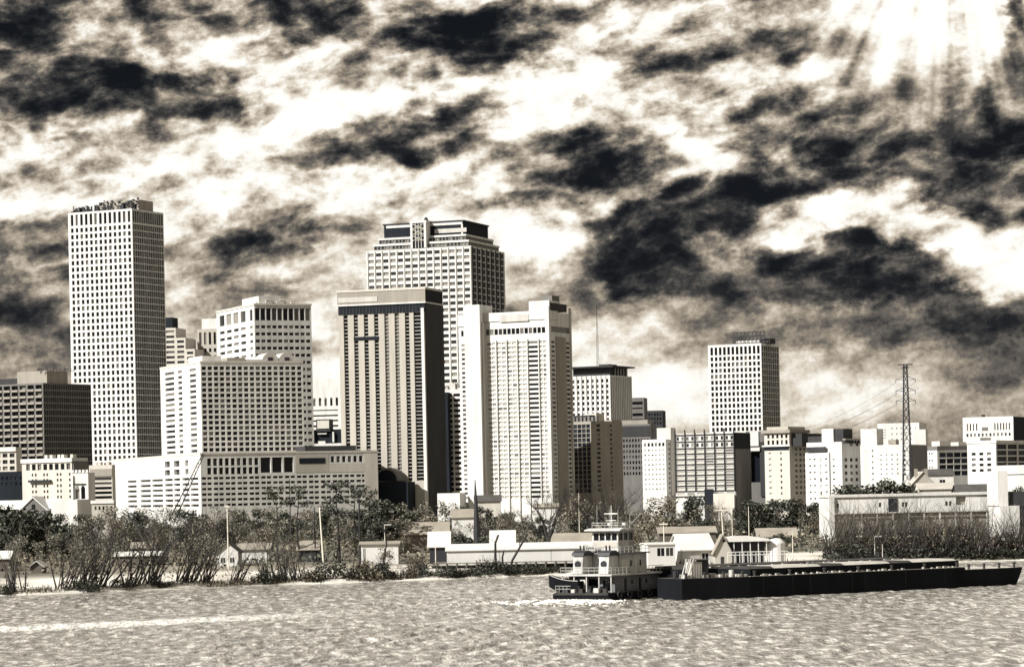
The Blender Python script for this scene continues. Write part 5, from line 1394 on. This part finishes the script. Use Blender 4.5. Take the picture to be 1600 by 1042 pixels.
def wire(label, a, c, sag, r=.06):
    mb = MB(); n_ = 26; pts = []
    for i in range(n_ + 1):
        t = i / n_; q = Vector(a).lerp(Vector(c), t); q.z -= sag * 4 * t * (1 - t); pts.append(q)
    for i in range(n_): mb.tube(pts[i], pts[i + 1], r, r, 3)
    o = mb.build('power_line', STEEL, None, None, None, None, label, 'cable', 'power lines strung from the pylon'); return o
names = ['uppermost left', 'uppermost right', 'middle left', 'middle right', 'lowest left', 'lowest right']
ends = [(1180, 676), (1200, 678), (1165, 690), (1190, 692), (1150, 700), (1180, 702)]
for (e, nm, en) in zip(ARM, names, ends):
    wa_ = pb + Vector(e)
    wire('thin power line running left from the %s arm of the pylon' % nm, wa_, P(en[0], en[1], 1750), 7)
# bird
bd = empty('bird', 'tiny dark bird flying right of the crowned tower', 'bird', P(908, 318, 420))
mb = MB()
prof = [(.02, -.30), (.07, -.2), (.10, -.05), (.09, .1), (.05, .2), (.055, .26), (.01, .34)]
mb.lathe(prof, n=8); me = mb.mesh('body', STEEL)
o = link('body', me, bd); o.rotation_euler = (0, math.radians(100), 0)
for s_ in (-1, 1):
    wg = MB(); wg.quad((-.1, 0, .03), (.12, 0, .03), (.1, s_ * .32, .13), (-.06, s_ * .34, .13)); wg.tri((-.06, s_ * .34, .131), (.1, s_ * .32, .131), (-.12, s_ * .6, .05)); wg.build('wing', STEEL, bd)

# ---------------------------------------------------------------- tow: barges and towboat
HULL = mat('black barge hull', (.006, .0068, .009), .8, .5, spec=.1)
DECKL = mat('pale dusty deck', (.42, .40, .36), .9, .4, streak=0)
RUST = mat('scuffed dark steel', (.045, .042, .040), .8, .5, streak=0)
BW = mat('white boat paint', (.46, .45, .425), .6, .5, scale=4.0)
BG = mat('grey boat paint', (.13, .13, .137), .6, .25)
def wat(px, py):
    X_, Z_ = XR(px, py), ZR(px, py); d = -CAMZ / Z_; return Vector((X_ * d, d, 0))
def barge(label, pa, pb_, beam, fb, rake0, rake1, group='barges in the tow'):
    a, c = wat(*pa), wat(*pb_); L = (c - a).length; yaw = math.atan2(c.y - a.y, c.x - a.x)
    root = empty('barge', label, 'barge', a, yaw, group)
    pts = [(0 + rake0, -.9), (L - rake1, -.9), (L - .25 if rake1 else L - .02, fb - .7 if rake1 else fb), (L, fb), (0, fb), (0 if not rake0 else .25, fb - .7 if rake0 else fb - .01)]
    MB().prism(pts, 0, beam).build('hull', HULL, root)
    MB().box(.1, L - .1, .15, beam - .15, fb + .01, fb + .06).build('deck', DECKL if rake1 else RUST, root)
    return root, L
rgb_ = random.Random(8)
A0, A1, A2, A3 = (1066, 937.4), (1172, 933.5), (1509, 917), (1598, 912.3)
ra_, La = barge('short deck barge with piled gear directly ahead of the towboat', A0, A1, 9.5, 3.4, 0, 0)
fbB = 3.4
rb_, Lb = barge('long covered hopper barge in the middle of the tow', A1, A2, 10.5, fbB, .0, 0)
rc_, Lc = barge('lead barge with bare pale deck and raked bow at the right edge', A2, A3, 10.5, 3.0, 0, 2.2)
# hopper coaming and covers
MB().box(1.0, Lb - .6, 1.0, 9.5, fbB + .07, fbB + 1.25).build('coaming', HULL, rb_)
n_ = 9
for i in range(n_):
    w = (Lb - 2) / n_
    MB().prism([(0, 0), (8.3, 0), (7.4, .35), (.9, .35)], .05, w - .05).build('hatch_cover', DECKL if i % 3 else RUST, rb_, (1.0 + w * (i + 1), 1.1, fbB + 1.26), math.pi / 2)
MB().box(.1, Lb - .1, .02, .5, fbB + .07, fbB + .12).build('gunwale', LSTEEL, rb_)
bit = MB().lathe([(.22, 0), (.22, .7), (.32, .72), (.32, .9), (.1, .92)], n=8).mesh('bollard', RUST)
for i in range(7): link('bollard', bit, rb_, (1.5 + (Lb - 3) * i / 6, .55, fbB + .07))
for i in range(4): link('bollard', bit, rc_, (1.5 + (Lc - 3) * i / 3, .6, 3.07))
for i in range(4): link('bollard', bit, ra_, (1.0 + (La - 2) * i / 3, .6, 3.47))
rp_ = MB().tube((0, 0, 0), (0, 0, 1), .05, .05, 5).mesh('rib', RUST)
for xx in (.06, .19, .27, .46, .52, .71, .90):
    link('hull_rib', rp_, rb_, (Lb * xx, -.01, .3)).scale = (.7, .7, 2.9)
cg = MB()
for i in range(60):
    x = rgb_.uniform(2, Lb - 2); s = rgb_.uniform(.08, .32); cg.box(x, x + s * rgb_.uniform(1, 3), .5, .9, fbB + .07, fbB + .1 + s)
cg.build('deck_debris', DECKL, rb_, kind='stuff')
# second string on the far side
off = Vector((math.sin(math.atan2((wat(*A2) - wat(*A1)).y, (wat(*A2) - wat(*A1)).x)) * -11.2, math.cos(math.atan2((wat(*A2) - wat(*A1)).y, (wat(*A2) - wat(*A1)).x)) * 11.2, 0))
a, c = wat(1140, 934.8) + off, wat(1500, 917.5) + off
rd_ = empty('barge', 'empty high riding barge on the far side of the tow', 'barge', a, math.atan2(c.y - a.y, c.x - a.x), 'barges in the tow'); Ld = (c - a).length
MB().box(0, Ld, 0, 10, -.5, 4.6).build('hull', HULL, rd_)
MB().box(.5, Ld - .5, .6, 9.4, 4.61, 5.1).build('coaming', RUST, rd_)
cg = MB()
for i in range(70):
    x = rgb_.uniform(1, Ld - 2); s = rgb_.uniform(.08, .4); cg.box(x, x + s * rgb_.uniform(1, 4), .1, .55, 4.61, 4.65 + s)
cg.build('deck_debris', DECKL, rd_, kind='stuff')
# gear on the deck barge
gh = empty('gear_hut', 'small pale plank hut standing on the deck barge', 'hut', Vector(ra_.location) + Matrix.Rotation(ra_.rotation_euler.z, 3, 'Z') @ Vector((3.2, 3.0, 3.47)), ra_.rotation_euler.z)
MB().box(0, 1.9, 0, 2.2, 0, 2.6).build('wall', CREAM, gh)
MB().box(1.92, 3.1, .1, 2.1, 0, 2.9).build('dark_locker', STEEL, gh)
MB().box(-.15, 3.2, -.15, 2.35, 2.91, 3.05).build('roof', GREY, gh)
for i in range(4): MB().box(.1 + i * .47, .14 + i * .47, -.03, -.005, .1, 2.5).build('batten', GREY, gh)
for i in range(26):
    x, y = rgb_.uniform(.6, La - 1.2), rgb_.uniform(.8, 6)
    loc = Vector(ra_.location) + Matrix.Rotation(ra_.rotation_euler.z, 3, 'Z') @ Vector((x, y, 3.47))
    s = rgb_.uniform(.3, .8)
    if i < 3:
        o = MB().lathe([(.4, 0), (.42, .05), (.42, 1.1), (.36, 1.15)], n=10).build('drum', [BW, STEEL, LSTEEL][i], None, loc, label=['white steel drum', 'black steel drum', 'pale grey steel drum'][i] + ' standing on the deck barge', cat='drum')
        continue
    if i == 3: gear = MB()
    q = Matrix.Rotation(rgb_.uniform(0, 3), 3, 'Z'); 
    lx, ly = x, y
    gear.box(lx, lx + s * rgb_.uniform(1, 3), ly, ly + s, 3.47, 3.47 + s * .7)
gear.build('deck_gear', DECKL, ra_, kind='stuff')
for k, xx in enumerate((.9, 1.7)):
    fr_ = MB(); fr_.tube((xx, 1, 3.45), (xx + 1.0, 1, 6.6), .12, .12, 5); fr_.tube((xx, 2, 3.45), (xx + 1.0, 2, 6.6), .12, .12, 5)
    fr_.build('ramp_frame', BW, ra_)

# small pale workboat drawn up on the bank behind the tow
wbt = empty('workboat', 'small pale workboat with arched cover behind the covered barge', 'boat', PG(1346, 669, 1.25), .1)
wl = (XR(1390, 870) - XR(1346, 870)) * 669
MB().prism([(.6, 0), (wl - 1.0, 0), (wl, 1.15), (0, 1.0)], 0, 2.2).build('hull', WALLW, wbt)
for k in range(4):
    ab = MB(); x_ = wl * (.12 + .2 * k)
    for j in range(6):
        t0, t1 = math.pi * j / 6, math.pi * (j + 1) / 6
        ab.tube((x_, 1.1 - 1.0 * math.cos(t0), 1.0 + 1.3 * math.sin(t0)), (x_, 1.1 - 1.0 * math.cos(t1), 1.0 + 1.3 * math.sin(t1)), .07, .07, 4)
    ab.build('cover_hoop', LSTEEL, wbt)
MB().box(wl * .1, wl * .74, .5, 1.7, 2.2, 2.36).build('cover', WALLW, wbt)
# towboat ------------------------------------------------------------
aT = math.radians(54); W2 = 5.6; LT = 18.5
cornS = wat(951, 938.5)                         # starboard stern corner
fw, pt_ = Vector((math.cos(aT), math.sin(aT), 0)), Vector((-math.sin(aT), math.cos(aT), 0))
org = cornS + pt_ * W2
tb = empty('towboat', 'small white towboat with twin funnels pushing the barge tow', 'boat', org, aT)
hb = MB(); hb.prism([(.9, -.9), (LT - 1.5, -.9), (LT, .5), (LT, 1.5), (0, 1.15), (.1, .2)], -W2, W2); hb.build('hull', HULL, tb)
MB().box(.1, LT - .2, -W2 + .2, W2 - .2, 1.16, 1.3).build('main_deck', RUST, tb)
MB().box(-.12, -.01, -W2 + .1, W2 - .1, .92, 1.12).build('rub_rail', RUST, tb)
# main deckhouse
dh = MB(); x0, x1, yy = 3.4, 17.0, 4.6
rectS = [(6.2, 7.1, 1.35, 3.5), (10.6, 11.5, 1.35, 3.5), (8.2, 8.9, 2.5, 3.2), (12.6, 13.3, 2.5, 3.2)]
def hull_house(mb, x0, x1, y0, y1, z0, z1, rS=(), rB=(), r=.15):
    """rS: openings in the starboard wall (x range), rB: openings in the stern wall (y range)"""
    sub = MB(); facade(sub, 'F', y0, x0, x1, z0, z1, list(rS), r)
    mb.f += [tuple(i + len(mb.v) for i in f_) for f_ in sub.f]; mb.v += sub.v
    sub = MB(); facade(sub, 'F', 0, y0, y1, z0, z1, list(rB), r)
    v = [(x0 + q[1], q[0], q[2]) for q in sub.v]
    mb.f += [tuple(i + len(mb.v) for i in f_[::-1]) for f_ in sub.f]; mb.v += v
    mb.quad((x1, y0, z0), (x1, y1, z0), (x1, y1, z1), (x1, y0, z1)); mb.quad((x0, y1, z0), (x0, y1, z1), (x1, y1, z1), (x1, y1, z0)); mb.quad((x0, y0, z1), (x1, y0, z1), (x1, y1, z1), (x0, y1, z1))
def fill(rS, rB, x0, y0, par, nm='window', g=GLASS, r=.15):
    for q in rS: MB().box(q[0] - .02, q[1] + .02, y0 + r - .02, y0 + r + .1, q[2] - .02, q[3] + .02).build(nm, g, par)
    for q in rB: MB().box(x0 + r - .02, x0 + r + .1, q[0] - .02, q[1] + .02, q[2] - .02, q[3] + .02).build(nm, g, par)
rectB = [(-3.9, -2.2, 1.5, 3.4), (-1.4, 1.0, 1.45, 3.5), (2.2, 3.6, 1.6, 3.3)]
hull_house(dh, x0, x1, -yy, yy, 1.31, 4.0, rectS, rectB, .3)
dho = dh.build('deckhouse', BG, tb)
fill(rectS[:2], rectB, x0, -yy, tb, 'door', SLATE if False else GLASS, .3); fill(rectS[2:], [], x0, -yy, tb, 'window', GLASS, .3)
MB().box(1.6, LT - .6, -5.2, 5.2, 4.01, 4.28).build('second_deck', BW, tb)
pst = MB().box(-.09, .09, -.09, .09, 1.3, 4.0).mesh('deck_post', BW)
for q in ((1.9, -4.9), (1.9, 4.9), (1.9, 0), (1.9, -2.5), (1.9, 2.5)): link('deck_post', pst, tb, (q[0], q[1], 0))
# second house
sh = MB(); rS2 = [(9.6, 10.2, 5.4, 6.4), (12.4, 13.0, 5.4, 6.4)]; rB2 = [(-.45, .45, 4.35, 6.3)]
hull_house(sh, 6.6, 14.6, -3.6, 3.6, 4.29, 7.5, rS2, rB2); sh.build('upper_house', BW, tb); fill(rS2, rB2, 6.6, -3.6, tb)
MB().box(6.9, 9.0, -3.72, -3.61, 5.0, 6.6).build('name_board', CREAM, tb)
MB().box(6.0, 15.0, -4.1, 4.1, 7.51, 7.7).build('third_deck', BG, tb)
# wheelhouse
wh = MB(); zb0, zt0_ = 7.71, 11.35; wy = 2.6; wx0, wx1 = 7.6, 12.4
wS = [(wx0 + .25 + i * 1.5, wx0 + 1.45 + i * 1.5, 9.75, 11.0) for i in range(3)]; wB = [(-2.35 + i * 1.22, -2.35 + i * 1.22 + 1.0, 9.75, 11.0) for i in range(4)]
hull_house(wh, wx0, wx1, -wy, wy, zb0, zt0_, wS, wB); who = wh.build('wheelhouse', BW, tb); fill(wS, wB, wx0, -wy, tb)
MB().box(wx0 - .06, wx0 - .01, -wy + .1, wy - .1, 8.55, 9.5).build('apron_panel', TAN2, tb)
MB().prism([(wx0 - 1.0, 11.36), (wx1 + 1.0, 11.36), (wx1 + .9, 11.55), (wx1 - .3, 11.78), (wx0 + .3, 11.78), (wx0 - .9, 11.55)], -wy - 1.0, wy + 1.0).build('wheelhouse_roof', BW, tb)
# funnels
for s_ in (-1, 1):
    fu = MB(); fu.prism([(3.0, 4.29), (6.2, 4.29), (5.9, 7.3), (3.4, 7.3)], s_ * 2.6 - .95, s_ * 2.6 + .95)
    fo = fu.build('funnel', BW, tb)
    cp = MB(); cp.prism([(3.1, 7.31), (6.2, 7.31), (6.0, 7.8), (5.2, 8.15), (4.0, 8.15), (3.3, 7.8)], s_ * 2.6 - 1.2, s_ * 2.6 + 1.2); cp.build('cap', STEEL, fo)
    lo = MB(); lo.tube((3.1, s_ * 2.6 - .0, 5.85), (3.4, s_ * 2.6, 5.9), .62, .62, 12, True); o = lo.build('louvre', STEEL, fo)
    for k in (-.35, .35): MB().tube((4.6, s_ * 2.6 + k, 8.0), (4.5, s_ * 2.6 + k, 9.0), .14, .14, 8, True).build('exhaust_pipe', STEEL, fo)
# rails
def rail(pts, z, h, par, step=1.1):
    for k in (1.0, .55):
        rm = MB()
        for i in range(len(pts) - 1): rm.tube((*pts[i], z + h * k), (*pts[i + 1], z + h * k), .045, .045, 4)
        rm.build('rail', BW, par)
    sm_ = MB().tube((0, 0, 0), (0, 0, h), .045, .045, 4).mesh('stanchion', BW)
    for i in range(len(pts) - 1):
        a_, b2 = Vector(pts[i]), Vector(pts[i + 1]); n_ = max(1, int((b2 - a_).length / step))
        for k in range(n_): q = a_.lerp(b2, k / n_); link('stanchion', sm_, par, (q.x, q.y, z))
rail([(1.7, 5.1), (1.7, -5.1), (LT - 1, -5.1)], 4.28, 1.1, tb)
rail([(6.1, 4.0), (6.1, -4.0), (14.9, -4.0)], 7.7, 1.0, tb)
rail([(.4, 5.3), (.4, 2.2)], 1.3, 1.1, tb, .7)
rail([(wx0, wy), (wx0, -wy), (wx1, -wy)], 11.78, .9, tb)
# mast, radar, lights, aerials
MB().tube((9.6, 0, 11.7), (9.6, 0, 15.6), .14, .07, 6, True).build('mast', BW, tb)
MB().box(9.4, 9.8, -1.3, 1.3, 14.1, 14.3).build('radar_bar', BW, tb)
MB().box(9.45, 9.75, -1.0, 1.0, 13.0, 13.12).build('mast_spreader', BW, tb)
for k, (xx, yv, hh) in enumerate(((8.2, -2.2, 3.2), (11.8, -2.2, 2.6), (8.2, 2.0, 4.0), (11.6, 1.8, 3.4))): MB().tube((xx, yv, 11.6), (xx + .1, yv, 11.6 + hh), .05, .03, 4).build('aerial', BW, tb)
for s_ in (-1, 1):
    sl = MB(); sl.tube((11.0, s_ * 1.5, 12.4), (11.8, s_ * 1.5, 12.4), .32, .36, 10, True); sl.tube((11.2, s_ * 1.5, 11.7), (11.2, s_ * 1.5, 12.3), .08, .08, 5); sl.build('searchlight', BW, tb)
MB().tube((12.0, -2.0, 12.2), (15.5, -2.2, 14.2), .06, .05, 4).build('boom', BW, tb)
# stern gear
for (yv, s) in ((-3.4, .5), (-1.2, .42), (1.0, .5), (3.0, .4)):
    MB().lathe([(s * .8, 1.3), (s * .8, 1.45), (s * .45, 1.55), (s * .45, 2.1), (s * .7, 2.2), (s * .7, 2.35), (.05, 2.37)], (1.2, yv), 10).build('capstan', [BW, STEEL][int(yv) % 2], tb)
for i in range(7):
    yv = -5 + i * 1.6
    MB().box(.3, .3 + rgb_.uniform(.3, .9), yv, yv + rgb_.uniform(.4, 1.0), 1.3, 1.4 + rgb_.uniform(.2, .7)).build('deck_box', [RUST, LSTEEL, STEEL][i % 3], tb)
MB().box(2.4, 3.3, .6, 1.7, 1.31, 3.5).build('vent_cowl', BW, tb)
tyre = MB()
for j in range(12):
    for k in range(6):
        def tp(j_, k_):
            t, u = 2 * math.pi * j_ / 12, 2 * math.pi * k_ / 6; return ((.55 + .17 * math.cos(u)) * math.cos(t), .17 * math.sin(u), (.55 + .17 * math.cos(u)) * math.sin(t))
        tyre.quad(tp(j, k), tp(j + 1, k), tp(j + 1, k + 1), tp(j, k + 1))
tyre_me = tyre.mesh('tyre_fender', STEEL)
for i in range(5): link('tyre_fender', tyre_me, tb, (3 + i * 3, -W2 - .17, .85))
kn = MB().box(LT + .01, LT + .8, -.6, .6, .2, 3.6).mesh('push_knee', HULL)
for yv in (-3.2, 3.2): link('push_knee', kn, tb, (0, yv, 0))
# lettering on the stern quarter board
cu = bpy.data.curves.new('lettering', 'FONT'); cu.body = 'TMP'; cu.size = .9; cu.extrude = .01; cu.align_x = 'CENTER'
cu.materials.append(STEEL)
bo = MB().box(6.45, 6.55, 1.3, 3.5, 7.9, 9.2).build('quarter_board', BW, tb)
tmp_ = bpy.data.objects.new('lettering_curve', cu); lt_me = bpy.data.meshes.new_from_object(tmp_); bpy.data.objects.remove(tmp_)
lt = bpy.data.objects.new('lettering', lt_me); COL.objects.link(lt); lt.parent = bo; lt.location = (6.42, 2.4, 8.2); lt.rotation_euler = (math.pi / 2, 0, -math.pi / 2)
# skiff carried on the port quarter
sk_l = org + fw * 1.9 + pt_ * 3.4 + Vector((0, 0, 1.32))
sk = empty('skiff', 'dark upturned bow skiff carried at the port stern of the towboat', 'skiff', sk_l, aT + math.pi / 2)
prof = []; sb = MB(); nst = 7
secs = []
for i in range(nst):
    t = i / (nst - 1); x = -2.4 + 6.6 * t; w = 1.15 * (1 - max(0, t - .45) ** 1.6 * 2.3); w = max(w, .03); zk = .0 + max(0, t - .5) ** 2 * 3.4; zg = 1.9 + 1.1 * t * t
    secs.append([(x, -w, zg), (x + .0, -w * .75, zk + .35), (x, 0, zk), (x, w * .75, zk + .35), (x, w, zg)])
for i in range(nst - 1):
    for j in range(4): sb.quad(secs[i][j], secs[i + 1][j], secs[i + 1][j + 1], secs[i][j + 1])
sb.f.append(tuple(range(len(sb.v), len(sb.v) + 5))); sb.v += secs[0]
for i in range(nst - 1): sb.quad((secs[i][0][0], secs[i][0][1] * .95, secs[i][0][2] - .3), (secs[i][4][0], secs[i][4][1] * .95, secs[i][4][2] - .3), (secs[i + 1][4][0], secs[i + 1][4][1] * .95, secs[i + 1][4][2] - .3), (secs[i + 1][0][0], secs[i + 1][0][1] * .95, secs[i + 1][0][2] - .3))
sb.build('hull', HULL, sk)
for s_ in (0, 4):
    gm = MB()
    for i in range(nst - 1): gm.tube(secs[i][s_], secs[i + 1][s_], .06, .06, 4)
    gm.build('gunwale', LSTEEL, sk)
# propeller wash behind the stern: low churned foam
FOAM = mat('churned foam', (.80, .78, .72), .9, .2, streak=0)
fm = MB()
for i in range(2600):
    u = abs(rgb_.gauss(0, 5.5)); v = rgb_.gauss(0, 3.2 + u * .22)
    q = org - fw * (u - .3) + pt_ * v
    s = rgb_.uniform(.08, .30); a_ = rgb_.uniform(0, 6.28)
    z = .04 + rgb_.uniform(0, .16) * max(.2, 1 - u / 14)
    c_, s2 = math.cos(a_) * s, math.sin(a_) * s
    i0 = len(fm.v); fm.v += [(q.x - c_, q.y - s2, z - .1), (q.x + s2, q.y - c_, z - .1), (q.x + c_, q.y + s2, z - .1), (q.x - s2, q.y + c_, z - .1), (q.x, q.y, z + s * .5)]
    fm.f += [(i0, i0 + 1, i0 + 4), (i0 + 1, i0 + 2, i0 + 4), (i0 + 2, i0 + 3, i0 + 4), (i0 + 3, i0, i0 + 4)]
fm.build('propeller_wash', FOAM, kind='stuff', label='white churned wash at the stern of the towboat')
